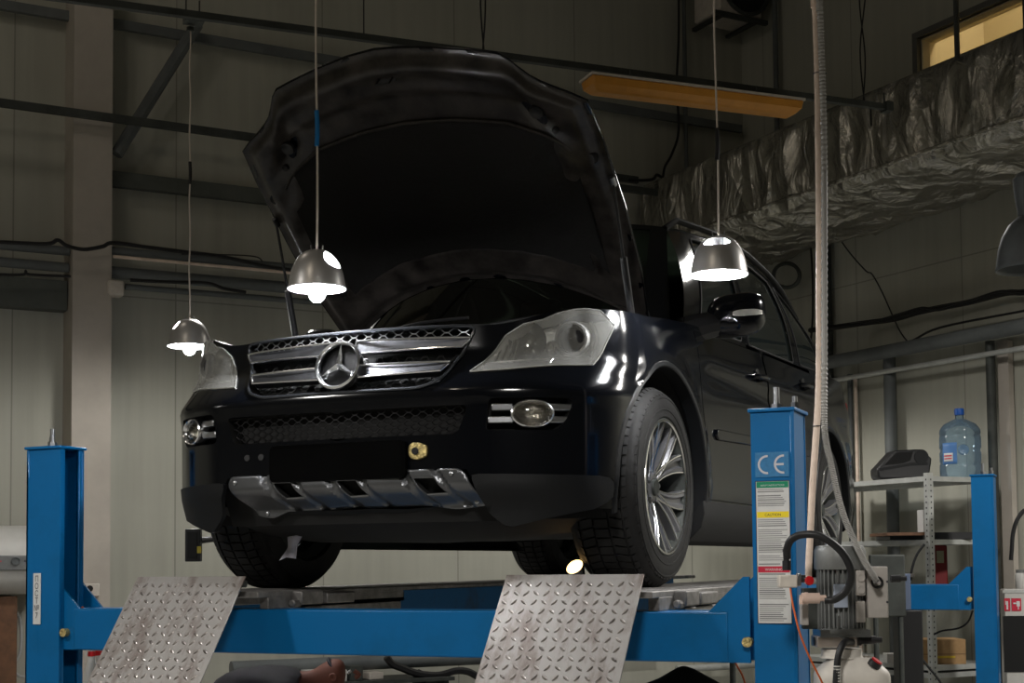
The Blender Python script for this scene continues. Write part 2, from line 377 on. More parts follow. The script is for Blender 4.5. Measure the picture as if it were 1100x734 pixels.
MB().cyl(WB(b-.01, z+.01, .336), WB(b-.01, z+.01, .345), .022).build('socket_hole', dull, sk)
# diagonal brace
br = MB(); p0 = pB(125, 166, .22); p1 = pB(212, 26, .22)
br.tube([p0, p1], .045, 10); tag(br.build('diagonal_brace', pipeg), 'dark diagonal steel brace rising from the column on the back wall', 'brace')
# suspended cable tray, its hangers
zt_ = 4.55
def atz(px, py, z): r = ray(px, py); return CAM+r*((z-CAM.z)/r.z)
A_ = atz(40, -6, zt_); B_ = atz(950, 115, zt_); A_ = A_+(A_-B_)*.15
tr = MB(); d = (B_-A_).normalized(); sd = d.cross(Vector((0, 0, 1))).normalized(); L_ = (B_-A_).length
Rt = Matrix((d, sd, Vector((0, 0, 1)))).transposed(); mid = (A_+B_)/2
tr.box(mid+sd*.018, (L_, .004, .035), Rt); tr.box(mid-sd*.018, (L_, .004, .035), Rt); tr.box(mid+Vector((0, 0, -.016)), (L_, .036, .004), Rt)
for k in range(0, 90): tr.box(A_+d*(L_*k/90+.03)+Vector((0, 0, .017)), (.018, .036, .003), Rt)
tray = tag(tr.build('cable_tray', dsteel, smooth=False), 'long dark perforated cable tray hanging across the hall under the roof', 'tray')
tb = MB(); tb.box(B_+d*.02, (.05, .07, .06), Rt); tb.cyl(B_+Vector((0, 0, .02)), B_+Vector((0, 0, .09)), .006); tb.build('end_bracket', dsteel, tray, smooth=False)
q = atz(208, 24, zt_); tb = MB(); tb.box(q+Vector((0, 0, .02)), (.10, .08, .05), Rt)
for dx in (-.04, .03): tb.cyl(q+d*dx, q+d*dx+Vector((0, 0, .12)), .004)
tb.build('joint_bracket', dsteel, tray, smooth=False)
for nm, px, lab in (('hanger_wire', 928, 'black wires dropping from the roof to the right end of the cable tray'), ('hanger_wire', 392, 'thin dark wire holding up the cable tray above the hood'), ('hanger_wire', 518, 'pair of twisted wires holding up the cable tray near the hood corner')):
    t = (px-40)/(950-40); p = None; best = 9
    for k in range(400):
        c = A_.lerp(B_, k/399); v = c-CAM; zz = v.dot(fw); x = CX+F*v.dot(rt)/zz
        if abs(x-px) < best: best = abs(x-px); p = c
    mb = MB()
    if px == 392: mb.tube([p, p+Vector((0, 0, ZC-p.z))], .004, 5)
    else:
        mb.tube([p, p+Vector((.02, 0, .3)), p+Vector((-.01, .01, .7)), p+Vector((.02, 0, 1.2)), p+Vector((0, 0, ZC-p.z))], .005, 5, 6)
        mb.tube([p+Vector((.01, 0, 0)), p+Vector((-.01, 0, .35)), p+Vector((.035, 0, .8)), p+Vector((-.02, 0, 1.3)), p+Vector((.03, 0, ZC-p.z))], .005, 5, 6)
    tag(mb.build(nm, bhose), lab, 'wire')
# yellow fluorescent fixture under tray
p0 = atz(630, 84, 4.465); p1 = atz(856, 112, 4.465); d2 = (p1-p0).normalized(); s2 = d2.cross(Vector((0, 0, 1))).normalized(); LL = (p1-p0).length
fx = thing('strip_light', 'unlit strip light with a yellow cover hanging under the cable tray', 'light', p0)
def fxs(z, w, e): return [p0-p0+d2*x+s2*y+Vector((0, 0, z)) for x, y in ((e, -w), (LL-e, -w), (LL-e, w), (e, w))]
fm = MB(); secs = [(.0, .085, 0), (-.05, .08, .01), (-.085, .045, .05)]
vs = []; [vs.extend(fxs(z, w, e)) for z, w, e in secs]
fm.add(vs, [(0, 1, 2, 3), (11, 10, 9, 8)]+[(r*4+i, r*4+(i+1) % 4, r*4+4+(i+1) % 4, r*4+4+i) for r in range(2) for i in range(4)])
fm.build('cover', yellow, fx, bevel=.012)
fm = MB(); vs = fxs(.012, .088, -.006)+fxs(-.002, .088, -.006); fm.add(vs, [(0, 1, 2, 3), (7, 6, 5, 4)]+[(i, (i+1) % 4, 4+(i+1) % 4, 4+i) for i in range(4)]); fm.build('rim_strip', offw, fx, smooth=False)
for k in (.12, .38, .62, .9):
    MB().box(d2*LL*k-s2*.088+Vector((0, 0, -.002)), (.03, .012, .03), Matrix((d2, s2, Vector((0, 0, 1)))).transposed()).build('clip', satin, fx, smooth=False)
tb = MB()
for k in (.2, .8): tb.cyl(d2*LL*k+Vector((0, 0, .01)), d2*LL*k+Vector((0, 0, .08)), .006, n=6)
tb.build('mount', dsteel, fx)
# back wall vertical cables and pipe, AC unit
def vb(px, r, off, y0, y1, m, lab, name='wall_pipe', cat='pipe'):
    a = pB(px, y0, off); b_ = pB(px, y1, off); zz = max(a.z, b_.z)
    return tag(MB().cyl((a.x, a.y, min(a.z, b_.z)), (a.x, a.y, zz), r, n=8).build(name, m), lab, cat)
vb(734, .020, .1, -30, 200, pipeg, 'vertical grey conduit on the dark back wall right of the hood', 'wall_conduit', 'conduit')
wire('black_cable', [pB(x, y, .14) for x, y in ((729, -30), (729, 40), (727, 90), (729, 140), (722, 165), (714, 180), (712, 196))], .012, bhose, 'black cable hanging down the back wall beside the vertical conduit', 'cable')
wire('black_cable', [pB(x, y, .20) for x, y in ((676, 194), (700, 193), (706, 188), (716, 194), (724, 196), (735, 186), (752, 178), (775, 170))], .014, bhose, 'tangled black cable on the back wall above the foil duct', 'cable')
hb('wall_rail', 196, 700, .03, .10, dsteel, 'dim rail on the back wall ending behind the foil duct', 'rail', box=True, b0=5.5, b1=7.05)
a = pR(834, 100, .08); tag(MB().cyl((a.x, a.y, 5.2), (a.x, a.y, ZC), .025, n=8).build('wall_pipe', pipeg), 'vertical dark pipe in the far corner beside the cooling unit', 'pipe')
pa = pB(768, 30, .5); pb_ = pB(842, 30, .5); zb = pB(800, 26, .5).z
ac = thing('cooling_unit', 'dark cooling unit with round fan on a wall frame in the far top corner', 'cooling unit', (0, 0, 0))
b0_, b1_ = N_.dot(pa), min(N_.dot(pb_), 8.2); mb = MB(); wbox(WB, b0_+.05, b1_-.05, zb+.08, zb+.75, .12, .50, mb); mb.build('casing', offw, ac, bevel=.02)
cc = WB((b0_+b1_)/2+.05, zb+.34, .50); MB().lathe([(.26, 0), (.27, .02), (.24, .03), (.23, 0)], cc, -U, 32).build('fan_ring', dsteel, ac)
MB().cyl(cc-U*.002, cc-U*.01, .23, n=32).build('fan_grille', dull, ac)
mb = MB()
for bb in (b0_+.1, b1_-.1): wbox(WB, bb-.02, bb+.02, zb+.04, zb+.07, .05, .50, mb)
wbox(WB, b0_, b1_, zb+.03, zb+.07, .48, .52, mb); mb.build('wall_frame', dsteel, ac, smooth=False)
# ------------------------------------------------------------------ right wall
def hr(name, px, y, r, off, m, label, cat, a0_=-2, a1_=DB-.05):
    z = dotr(px, y, off)[1]; return tag(MB().cyl(WR(a0_, z, off), WR(a1_, z, off), r, n=16).build(name, m), label, cat)
hr('wall_pipe', 1000, 369, .055, .20, pipeg, 'thick grey pipe running along the right wall above the shelves', 'pipe')
hr('wall_pipe', 1000, 391, .02, .16, steel, 'thin metal pipe along the right wall just below the thick one', 'pipe')
def vr(px, r, off, y0, m, lab, z0=0.0, box=False, name='wall_pipe', cat='pipe'):
    p = pR(px, 500, off); z1 = pR(px, y0, off).z; a = U.dot(p); mb = MB()
    if box: wbox(WR, a-r, a+r, z0, z1, off-r*.5, off+r*.5, mb)
    else: mb.cyl((p.x, p.y, z0), (p.x, p.y, z1), r, n=12)
    return tag(mb.build(name, m), lab, cat)
vr(958, .05, .10, 384, pipeg, 'vertical grey pipe on the right wall behind the black case')
vr(1067, .035, .12, 366, dsteel, 'dark vertical pipe on the right wall behind the blue bottle')
vr(915, .022, .05, 402, pipeg, 'thin vertical pipe on the right wall nearest the rear of the car')
vr(921, .015, .05, 402, beige, 'thin pale vertical conduit on the right wall beside the car', name='wall_conduit', cat='conduit')
vr(893, .035, .06, 256, dsteel, 'dark vertical strut on the right wall below the foil duct', z0=0, box=True, name='wall_strut', cat='strut')
vr(1083, .05, .04, 366, plaster, 'pale vertical strip on the right wall at the edge of the picture', box=True, name='wall_strip', cat='strip')
wire('cable_bundle', [pR(x, y, .12) for x, y in ((870, 355), (894, 352), (930, 347), (960, 343), (985, 336), (1008, 331), (1040, 325), (1080, 315), (1100, 314), (1140, 306))], .022, bhose, 'thick black cable bundle drooping along the right wall', 'cable')
wire('black_cable', [pR(x, y, .15) for x, y in ((890, 352), (925, 349), (965, 338), (990, 331), (1010, 333), (1045, 322), (1075, 313), (1100, 316), (1130, 310))], .010, bhose, 'thin black cable winding round the bundle on the right wall', 'cable')
wire('black_cable', [pR(x, y, .10) for x, y in ((895, 391), (930, 378), (975, 368), (1010, 352), (1100, 334), (1140, 326))], .009, bhose, 'thin dark cable on top of the thick right wall pipe', 'cable')
wire('loose_wire', [pR(x, y, .1) for x, y in ((901, 255), (913, 272), (930, 291), (937, 295), (948, 315), (960, 342), (968, 358), (978, 371))], .006, bhose, 'thin loose wire hanging down the right wall from the foil duct', 'wire')
wire('loose_wire', [pR(x, y, .1) for x, y in ((871, 266), (873, 300), (873, 340), (871, 380), (880, 410))], .010, bhose, 'black wire hanging behind the beige pole below the duct', 'wire')
wire('cable_coil', [pR(845+14*math.cos(t/3.), 296+13*math.sin(t/3.), .1+.004*t) for t in range(0, 26)], .018, dsteel, 'grey coil of cable hung on the right wall near the far corner', 'cable')
hb('corner_pipe', 322, 850, .03, .12, dsteel, 'x', 'pipe') if False else None
# foil duct
def duct():
    mb = MB(); a0d, a1d = -1.5, 12.0-1.4; zb_, zt2 = 4.43, 5.06; nu, nv = 260, 46
    # profile: top back, top front, front bottom, bottom back
    prof = [(.02, zt2), (1.12, zt2), (1.18, zt2-.05), (1.18, zb_+.04), (1.14, zb_), (.04, zb_-.01), (.02, zb_+.02)]
    import itertools
    ds = [0]
    for p, q_ in zip(prof, prof[1:]): ds.append(ds[-1]+math.dist(p, q_))
    def pf(v):
        s_ = v*ds[-1]
        for k in range(len(prof)-1):
            if s_ <= ds[k+1]+1e-9:
                t = (s_-ds[k])/(ds[k+1]-ds[k]); return lerp(prof[k][0], prof[k+1][0], t), lerp(prof[k][1], prof[k+1][1], t)
        return prof[-1]
    def fn(i, j):
        a = lerp(a0d, a1d, i); off, z = pf(j)
        bottom = z < zb_+.03 and .06 < off < 1.15
        front = off > 1.17
        n1 = noise.noise(Vector((a*2.2, off*3, z*1.1+5)))*.05+noise.noise(Vector((a*6, off*6, z*2.5)))*.028+abs(noise.noise(Vector((a*11+3, off*9, z*4))))*.03
        if bottom: z -= .03+.05*math.sin(PI*(off-.05)/1.1)+n1*.9
        elif front: off += n1*.8+.02*math.sin(PI*(z-zb_)/.6)
        return WR(a, z, max(off, .01))
    mb.grid(fn, nu, nv)
    o = mb.build('insulated_duct', foil, angle=60); tag(o, 'large rectangular air duct wrapped in crumpled foil along the right wall', 'duct')
    fl = MB()
    pts = [WR(lerp(a0d, a1d, k/160), zb_+.02+.012*noise.noise(Vector((k*.5, 0, 0))), 1.20+.012*noise.noise(Vector((k*.6, 3, 0)))) for k in range(161)]
    fl.tube(pts, .016, 6); fl.build('seam_tape', foil, o)
duct()
q = pR(1028, 45, 1.22); tag(MB().cyl((q.x, q.y, q.z-.12), (q.x, q.y, ZC), .018, n=8).build('duct_hanger', dsteel), 'dark rod holding the foil duct in front of the lit window', 'rod')
wire('hanger_wire', [pR(935, 112, 1.2), pR(936, 135, 1.25), ], .006, bhose, 'short wire end dangling over the foil duct', 'wire', 0)
# ================================================================== LIFT
def c_post(name, x0, x1, y0, y1, H, open_dir, label, group='four posts of the blue car lift'):
    # C channel: web on outer side, flanges front/back; open_dir=+1 opens to +x
    t = .012; root = thing(name, label, 'lift post', ((x0+x1)/2, (y0+y1)/2, 0), None); mb = MB(); ox, oy = root.location.x, root.location.y
    X0, X1, Y0, Y1 = x0-ox, x1-ox, y0-oy, y1-oy
    wx = X0 if open_dir > 0 else X1-t
    mb.box((wx+t/2, 0, H/2), (t, Y1-Y0, H)); mb.box((0, Y0+t/2, H/2), (X1-X0, t, H)); mb.box((0, Y1-t/2, H/2), (X1-X0, t, H))
    lip = .03; lx = X1-t/2 if open_dir > 0 else X0+t/2
    mb.box((lx, Y0+lip/2, H/2), (t, lip, H)); mb.box((lx, Y1-lip/2, H/2), (t, lip, H))
    mb.build('channel', blue, root, bevel=.004)
    MB().box((0, 0, H+.006), (X1-X0+.016, Y1-Y0+.016, .012)).build('top_plate', blue, root, bevel=.003)
    MB().box((0, 0, .008), (.34, .36, .016)).build('base_plate', blue, root, bevel=.003)
    # lock ladder inside
    lm = MB(); lm.box((wx+(.03 if open_dir > 0 else -.018), 0, H/2), (.02, .05, H-.1)); lm.build('lock_bar', blued, root)
    sgn = 1 if open_dir > 0 else -1
    MB().cyl((.0, -.02, H+.01), (.0, -.02, H+.088), .010, n=14).cyl((.0, -.02, H+.01), (.0, -.02, H+.032), .019, n=6).build('top_bolt', gold if False else satin, root)
    MB().cyl((-sgn*.05, .03, H+.01), (-sgn*.05, .03, H+.04), .014, n=6).cyl((-sgn*.05, .03, H+.04), (-sgn*.05, .03, H+.06), .009, n=12).build('cable_nut', satin, root)
    return root
PFR = c_post('lift_post', -1.226, -1.084, 4.70, 4.885, 2.19, -1, 'blue lift post with white instruction stickers at the front right of the car')
PFL = c_post('lift_post', -4.308, -4.13, 4.70, 4.845, 2.19, 1, 'blue lift post at the far left with a vertical white plate')
PRR = c_post('lift_post', -1.131, -.990, 10.02, 10.18, 2.245, -1, 'blue lift post beside the metal shelving behind the car')
PRL = c_post('lift_post', -4.308, -4.15, 10.02, 10.18, 2.19, 1, 'blue lift post hidden behind the left rear tyre of the car')
def crossbeam(y, label, xl=-4.13, xr=-1.226):
    ZB, ZT = 1.362, 1.530
    root = thing('crossbeam', label, 'lift beam', ((xl+xr)/2, y, ZB)); ox = root.location.x
    mb = MB(); mb.box(((.055-.094)/2 if y < 6 else -.02, 0, .084), (xr-xl-.149, .156, .170)); mb.build('beam', blue, root, bevel=.006)
    for s, xe in ((-1, xl), (1, xr)):
        xi = xe-ox+(-.02 if s > 0 else -.06)
        tri = [(0, .0), (0, .285), (-.022, .285), (-.145, .165), (-.145, 0)]
        for yy in (-.075, .065):
            MB().prism([(xi+s*(0)+(p[0] if s > 0 else -p[0]), p[1]) for p in tri], lambda a, b, yy=yy: (a, yy, b), lambda a, b, yy=yy: (a, yy+.010, b)).build('gusset', blue, root, smooth=False)
        bx_ = xi-.006 if s > 0 else xi+.078; MB().cyl((bx_, -.10, .07), (bx_, -.074, .07), .017, n=16).build('bolt', gold, root)
        MB().tube([(xi-s*.03, 0, .11), (xi-s*.05, -.01, .155), (xi-s*.085, -.01, .155), (xi-s*.10, 0, .172)], .006, 8, 6).build('cable', orange, root)
    return root
crossbeam(4.80, 'blue horizontal lift crossbeam under the front of the car')
crossbeam(10.10, 'blue lift crossbeam at the rear, ending at the post beside the shelving', -4.15, -1.131)
def runway(xc, label, rl, y0=4.66, y1=10.35):
    root = thing('runway', label, 'lift runway', (xc, y0, 1.53))
    w = .50; L = y1-y0
    mb = MB(); mb.box((0, L/2, .058), (w, L, .024)); mb.box((-w/2+.02, .62, .025), (.04, 1.1, .05)); mb.box((w/2-.02, .62, .025), (.04, 1.1, .05)); mb.build('deck', runm, root, bevel=.004)
    for xx in (-w/2+.006, w/2-.006):
        mb = MB(); mb.box((xx, 1.16+2.0, -.025), (.012, 4.0, .155)); mb.box((xx, .73, -.03), (.012, .86, .10)); mb.build('side_beam', blued if True else runm, root, smooth=False)
        mb = MB(); mb.box((xx+math.copysign(.012, xx), .70, -.012), (.03, .80, .035)); mb.build('support_rail', runm, root, bevel=.004)
    mb = MB(); mb.box((0, .74, .0705), (.44, .46, .001)); mb.cyl((0, .74, .069), (0, .74, .0712), .19, n=40); mb.build('turning_plate', runm, root)
    for k, xx in enumerate((-w/2-.02, w/2+.02)):
        mb = MB(); mb.box((xx, .32, .04), (.05, .16, .055)); mb.box((xx, .55, .035), (.04, .22, .045)); mb.cyl((xx, .20, .02), (xx, .26, .02), .016, n=10); mb.build('latch_block', runm, root, bevel=.006)
    # ramp plate hinged at the front, top edge slightly above deck, sloping down forward
    rp = MB(); t = .006
    top = Vector((0, -.08, .128)); dirv = Vector((0, -.60, -.80)).normalized(); Lr = .95; nn = Vector((0, .80, -.60)).normalized()
    Rm = Matrix((Vector((1, 0, 0)), -dirv, -nn)).transposed()
    rp.box((0, 0, 0), (w, Lr, t))
    bend = 0
    ob = rp.build('ramp_plate', diam, root, bevel=.0015)
    Mx = Rm.to_4x4(); Mx.translation = top+dirv*Lr/2; ob.matrix_local = Mx
    lug = MB(); k = 0
    sp_ = .037
    for j in range(int(Lr/sp_)):
        for i in range(int(w/sp_)):
            x = -w/2+.02+i*sp_; y = -Lr/2+.02+j*sp_
            ang = math.radians(52 if (i+j) % 2 else -38); Rz = rotz(ang)
            pts = [(-.0155, 0), (-.007, .0052), (.007, .0052), (.0155, 0), (.007, -.0052), (-.007, -.0052)]
            base = [Vector((x, y, t/2))+Rz@Vector((a, b, 0)) for a, b in pts]; tp = [Vector((x, y, t/2+.0034))+Rz@Vector((a*.6, b*.4, 0)) for a, b in pts]
            lug.add(base+tp, [(6, 7, 8, 9, 10, 11)]+[(q, (q+1) % 6, 6+(q+1) % 6, 6+q) for q in range(6)])
    lo = lug.build('tread_pattern', tread_m, ob, smooth=False); lo['kind'] = 'stuff'
    hg = MB(); hg.cyl((-w/2+.02, -.055, .10), (w/2-.02, -.055, .10), .014, n=12); hg.box((-.15, -.03, .075), (.04, .05, .05)); hg.box((.15, -.03, .075), (.04, .05, .05)); hg.build('hinge', dsteel, root)
    return root
runway(-1.812, 'runway with diamond plate ramp flap under the right wheels, next to the stickered post', 0)
runway(-3.385, 'runway with diamond plate ramp flap under the left wheels, next to the far left post', 1)
# stickers on front right post
fy = 4.70-.0015
def sheet(name, x0, x1, z0, z1, m, y=fy, lab=None, cat='sticker', parent=None, th=.001):
    o = MB().box(((x0+x1)/2, y, (z0+z1)/2), (x1-x0, th, z1-z0)).build(name, m, parent, smooth=False)
    if lab: tag(o, lab, cat)
    return o
def pz(px, py, y=4.70): return onplane(px, py, Vector((0, 1, 0)), y)
def child_world(o, par):
    o.parent = par; o.matrix_parent_inverse = Matrix.Translation(par.location).inverted()
ce0 = pz(815, 513); ce1 = pz(850, 485)
s_ = sheet('conformity_sticker', -1.212, -1.100, ce0.z, ce1.z, cesk); child_world(s_, PFR); s_['label'] = 'blue sticker with CE mark'
mb = MB(); cz = (ce0.z+ce1.z)/2; R_ = .028
def arc(cx, a0_, a1_, r=R_, w=.0035):
    pts = [(cx+r*math.cos(t), cz+r*math.sin(t)) for t in [lerp(a0_, a1_, k/14) for k in range(15)]]
    for (xa, za), (xb, zb2) in zip(pts, pts[1:]):
        da = math.atan2(za-cz, xa-cx); db = math.atan2(zb2-cz, xb-cx)
        vs = [(cx+(r-w)*math.cos(da), fy-.001, cz+(r-w)*math.sin(da)), (cx+(r+w)*math.cos(da), fy-.001, cz+(r+w)*math.sin(da)), (cx+(r+w)*math.cos(db), fy-.001, cz+(r+w)*math.sin(db)), (cx+(r-w)*math.cos(db), fy-.001, cz+(r-w)*math.sin(db))]
        mb.add(vs, [(0, 1, 2, 3)])
arc(-1.172, math.radians(85), math.radians(275)); arc(-1.118, math.radians(85), math.radians(275)); mb.box((-1.130, fy-.001, cz), (.026, .0006, .007))
o = mb.build('ce_lettering', cew, None, smooth=False); child_world(o, PFR)
z_t = pz(830, 517).z; z_b = pz(830, 670).z; H_ = z_t-z_b
xa, xb = -1.212, -1.100
s_ = sheet('instruction_sticker', xa, xb, z_b, z_t, paper); child_world(s_, PFR); s_['label'] = 'white instruction sheet with green, yellow and red bands'
bd = MB()
for x in (xa, xb): bd.box((x, fy-.0008, (z_t+z_b)/2), (.002, .0006, H_))
for z in (z_t, z_b): bd.box(((xa+xb)/2, fy-.0008, z), (xb-xa, .0006, .002))
o = bd.build('border', ink, None, smooth=False); child_world(o, PFR)
for nm, f0, m in (('green_band', 0.004, green), ('yellow_band', .215, yel), ('red_band', .60, sred)):
    zt3 = z_t-H_*f0; o = sheet(nm, xa+.003, xb-.003, zt3-.020*1.0, zt3, m, fy-.0008); child_world(o, PFR)
    vs, fs = text_mesh('CAUTION' if nm == 'yellow_band' else ('WARNING' if nm == 'red_band' else 'SAFETY INSTRUCTIONS'), .012 if nm != 'green_band' else .0075)
    tm = MB(); tm.add([((xa+xb)/2+v.x, fy-.0016, zt3-.0145+v.y) for v in vs], fs); o = tm.build('band_lettering', ink if nm == 'yellow_band' else paper, None, smooth=False); child_world(o, PFR)
ln = MB(); random.seed(3); z = z_t-.028
while z > z_b+.008:
    fr = (z_t-z)/H_
    if not (.20 < fr < .265 or .59 < fr < .65):
        if random.random() > .16: ln.box((xa+.006+(xb-xa-.014)*.5*(w_ := random.uniform(.72, 1)), fy-.0009, z), ((xb-xa-.014)*w_, .0004, .0021 if random.random() > .3 else .0034))
    z -= .0066
o = ln.build('small_print', mat('small_print_grey', (.2, .2, .2), .7), None, smooth=False); child_world(o, PFR); o['kind'] = 'stuff'
# plate on left post
fl = 4.70-.0015; a = pz(35.5, 616, 4.70); b_ = pz(44.5, 671, 4.70); xc_ = (a.x+b_.x)/2
s_ = sheet('number_plate', xc_-.019, xc_+.019, b_.z, a.z, paper, fl, th=.003); child_world(s_, PFL); s_['label'] = 'vertical white plate with lettering'
tm = MB(); hh = a.z-b_.z
for k, ch in enumerate('ПОСТ№7'):
    vs, fs = text_mesh(ch, .034); tm.add([(xc_+v.x*.8, fl-.0022, a.z-.035-k*(hh-.03)/6+v.y) for v in vs], fs)
o = tm.build('lettering', ink, None, smooth=False); child_world(o, PFL)
# ================================================================== THE CAR  (local: x across, y to the rear, z up from the tyre contact)
CO = Vector((-2.70, 4.52, 1.6))
car = thing('suv', 'large black off-road car with open bonnet and round star badge, raised on the blue lift', 'car', CO)
XS = [0, .15, .3, .42, .5, .58, .65, .72, .78, .83, .87, .905, .93, .95, .965]
BPY = [0, .002, .01, .02, .035, .057, .085, .12, .16, .205, .245, .30, .35, .41, .50]
HLX = [0, .147, .294, .42, .50, .58, .65, .715, .775, .82, .857, .895, .922, .942, .952]
HLY = [.055, .06, .078, .11, .148, .176, .20, .235, .275, .32, .345, .39, .44, .50, .59]
ZTF = [.955, .955, .955, .955, .955, .958, .972, .992, 1.008, 1.015, 1.018, 1.02, 1.022, 1.026, 1.032]
WK = [(.17, .90), (.29, .945), (.41, .962), (.7, .965), (.8, .958), (.95, .948), (1.02, .937), (1.08, .922), (1.2, .90)]
YS = [.5+.03*i for i in range(0, 137)]       # to 4.58
REAR = [(4.64, .958), (4.72, .948), (4.80, .93), (4.87, .90), (4.93, .85), (4.97, .78), (5.0, .68), (5.03, .5), (5.05, .25), (5.055, 0)]
SUB = 3
def densify(a):
    out = []
    for i in range(len(a)-1):
        p0, p1, p2, p3 = a[max(i-1, 0)], a[i], a[i+1], a[min(i+2, len(a)-1)]
        for k in range(SUB):
            t = k/SUB; out.append(.5*(2*p1+(p2-p0)*t+(2*p0-5*p1+4*p2-p3)*t*t+(3*p1-p0-3*p2+p3)*t**3))
    return out+[a[-1]]
XS_, BY_, HX_, HY_, ZT_ = map(densify, (XS, BPY, HLX, HLY, ZTF))
NF = len(XS_)
def wblend(z): return sstep(.705, .86, z)
def W(z): return interp(WK, z)
def front_outline(z):
    w = wblend(z); k = W(z)/.965
    lo = .03*sstep(.40, .29, z)*1.0
    tuck = .05*sstep(.36, .29, z)
    out = []
    for i in range(NF):
        x = lerp(XS_[i]*k if z < .8 else XS_[i], HX_[i]*(W(z)/.958 if z > .8 else 1), w)
        y = lerp(BY_[i], HY_[i]+.12*(max(z, .8)-.84), w)+tuck*(1-i/NF)
        # bumper ledge bulge
        y -= .012*math.exp(-((z-.70)/.03)**2)*(1-w)
        out.append((x, y))
    return out
def front_y(x, z):
    o = front_outline(z); x = abs(x)
    for (a, b), (c, d) in zip(o, o[1:]):
        if x <= c: return lerp(b, d, (x-a)/max(c-a, 1e-6))
    return o[-1][1]
def ztop(y): return interp([(.45, .965+.06), (.7, 1.035), (1.0, 1.07), (1.35, 1.10), (2.0, 1.13), (3.5, 1.175), (4.4, 1.21), (5.1, 1.215)], y)
def side_x(y, z):
    x = W(z)
    if y > 4.6:
        x *= interp([(4.58, 1.0)]+[(a, b/.962) for a, b in REAR], y)
    # waist crease + flare around arches
    for yc in (.89, 3.965):
        r = math.hypot(y-yc, z-.39)
        x += .014*math.exp(-((r-.50)/.05)**2)*(z > .30)
    x -= .010*math.exp(-((z-.90)/.05)**2)*sstep(1.3, 1.6, y)
    return x
def fpos(x, z, off=0):
    e = .004; y = front_y(x, z); s = 1 if x >= 0 else -1
    tx = Vector((2*e, front_y(x+e, z)-front_y(x-e, z), 0)); tz = Vector((0, front_y(x, z+e)-front_y(x, z-e), 2*e))
    n = tx.cross(tz).normalized()
    if n.y > 0: n = -n
    return Vector((x, y, z))+n*off
def spos(y, z, off=0, s=1):
    return Vector((s*(side_x(y, z)+off), y, z))
def inside(p, poly):
    x, y = p; c = False; n = len(poly)
    for i in range(n):
        x0, y0 = poly[i]; x1, y1 = poly[(i+1) % n]
        if (y0 > y) != (y1 > y) and x < (x1-x0)*(y-y0)/(y1-y0)+x0: c = not c
    return c
def nearest(p, poly):
    best = None; n = len(poly); P = Vector(p)
    for i in range(n):
        a = Vector(poly[i]); b = Vector(poly[(i+1) % n]); ab = b-a; t = max(0, min(1, (P-a).dot(ab)/max(ab.dot(ab), 1e-12))); q_ = a+ab*t; d = (P-q_).length
        if best is None or d < best[0]: best = (d, q_)
    return best[1]
def roundpoly(poly, r, k=4):
    out = []; n = len(poly)
    for i in range(n):
        p = Vector(poly[i]); a = Vector(poly[i-1]); b = Vector(poly[(i+1) % n])
        da = (a-p); db = (b-p); ra = min(r, da.length*.45); rb = min(r, db.length*.45)
        pa = p+da.normalized()*ra; pb2 = p+db.normalized()*rb
        for j in range(k+1):
            t = j/k; out.append(tuple(pa*(1-t)**2+p*2*t*(1-t)+pb2*t*t))
    return out
def patch(poly, fn, res=.012, off=0):
    """surface patch over a 2-d polygon; boundary snapped to the polygon"""
    x0 = min(p[0] for p in poly); x1 = max(p[0] for p in poly); y0 = min(p[1] for p in poly); y1 = max(p[1] for p in poly)
    nx = max(2, int((x1-x0)/res)+1); ny = max(2, int((y1-y0)/res)+1)
    g = {}; faces = []
    for j in range(-1, ny+1):
        for i in range(-1, nx+1):
            c = (x0+(i+.5)*(x1-x0)/nx, y0+(j+.5)*(y1-y0)/ny)
            if inside(c, poly): faces.append(((i, j), (i+1, j), (i+1, j+1), (i, j+1)))
    cnt = {}
    for f in faces:
        for k in range(4):
            e = tuple(sorted((f[k], f[(k+1) % 4]))); cnt[e] = cnt.get(e, 0)+1
    bd = {v for e, n in cnt.items() if n == 1 for v in e}
    vs = []; idx = {}
    for f in faces:
        for v in f:
            if v in idx: continue
            p = (x0+v[0]*(x1-x0)/nx, y0+v[1]*(y1-y0)/ny)
            if v in bd: p = tuple(nearest(p, poly))
            idx[v] = len(vs); vs.append(fn(p[0], p[1]))
    return vs, [tuple(idx[v] for v in f) for f in faces]
def wall_strip(poly, fn0, fn1, sub=.03):
    pts = []
    n = len(poly)
    for i in range(n):
        a = Vector(poly[i]); b = Vector(poly[(i+1) % n]); k = max(1, int((b-a).length/sub))
        for j in range(k): pts.append(tuple(a.lerp(b, j/k)))
    m = len(pts); vs = [fn0(*p) for p in pts]+[fn1(*p) for p in pts]
    return vs, [(i, (i+1) % m, m+(i+1) % m, m+i) for i in range(m)]
def loop_tube(mb, poly, fn, r, n=6, sub=.025, closed=True):
    pts = []; m = len(poly)
    for i in range(m if closed else m-1):
        a = Vector(poly[i]); b = Vector(poly[(i+1) % m]); k = max(1, int((b-a).length/sub))
        for j in range(k): pts.append(fn(*tuple(a.lerp(b, j/k))))
    pts.append(fn(*poly[0]) if closed else fn(*poly[-1]))
    mb.tube(pts, r, n)
mir = lambda poly: [(-x, z) for x, z in poly]
HLP = [(.495, .775), (.527, .815), (.584, .911), (.645, .953), (.705, .970), (.746, .994), (.79, 1.011), (.826, 1.0155), (.867, 1.012), (.904, .964), (.899, .936), (.866, .804), (.765, .799), (.621, .783)]
GRP = roundpoly([(-.485, .948), (.485, .948), (.405, .745), (.33, .718), (-.33, .718), (-.405, .745)], .03)
LMP = roundpoly([(-.505, .650), (.505, .655), (.468, .553), (-.468, .553)], .02)
FGP = roundpoly([(.578, .676), (.836, .676), (.815, .60), (.785, .563), (.562, .563)], .018)
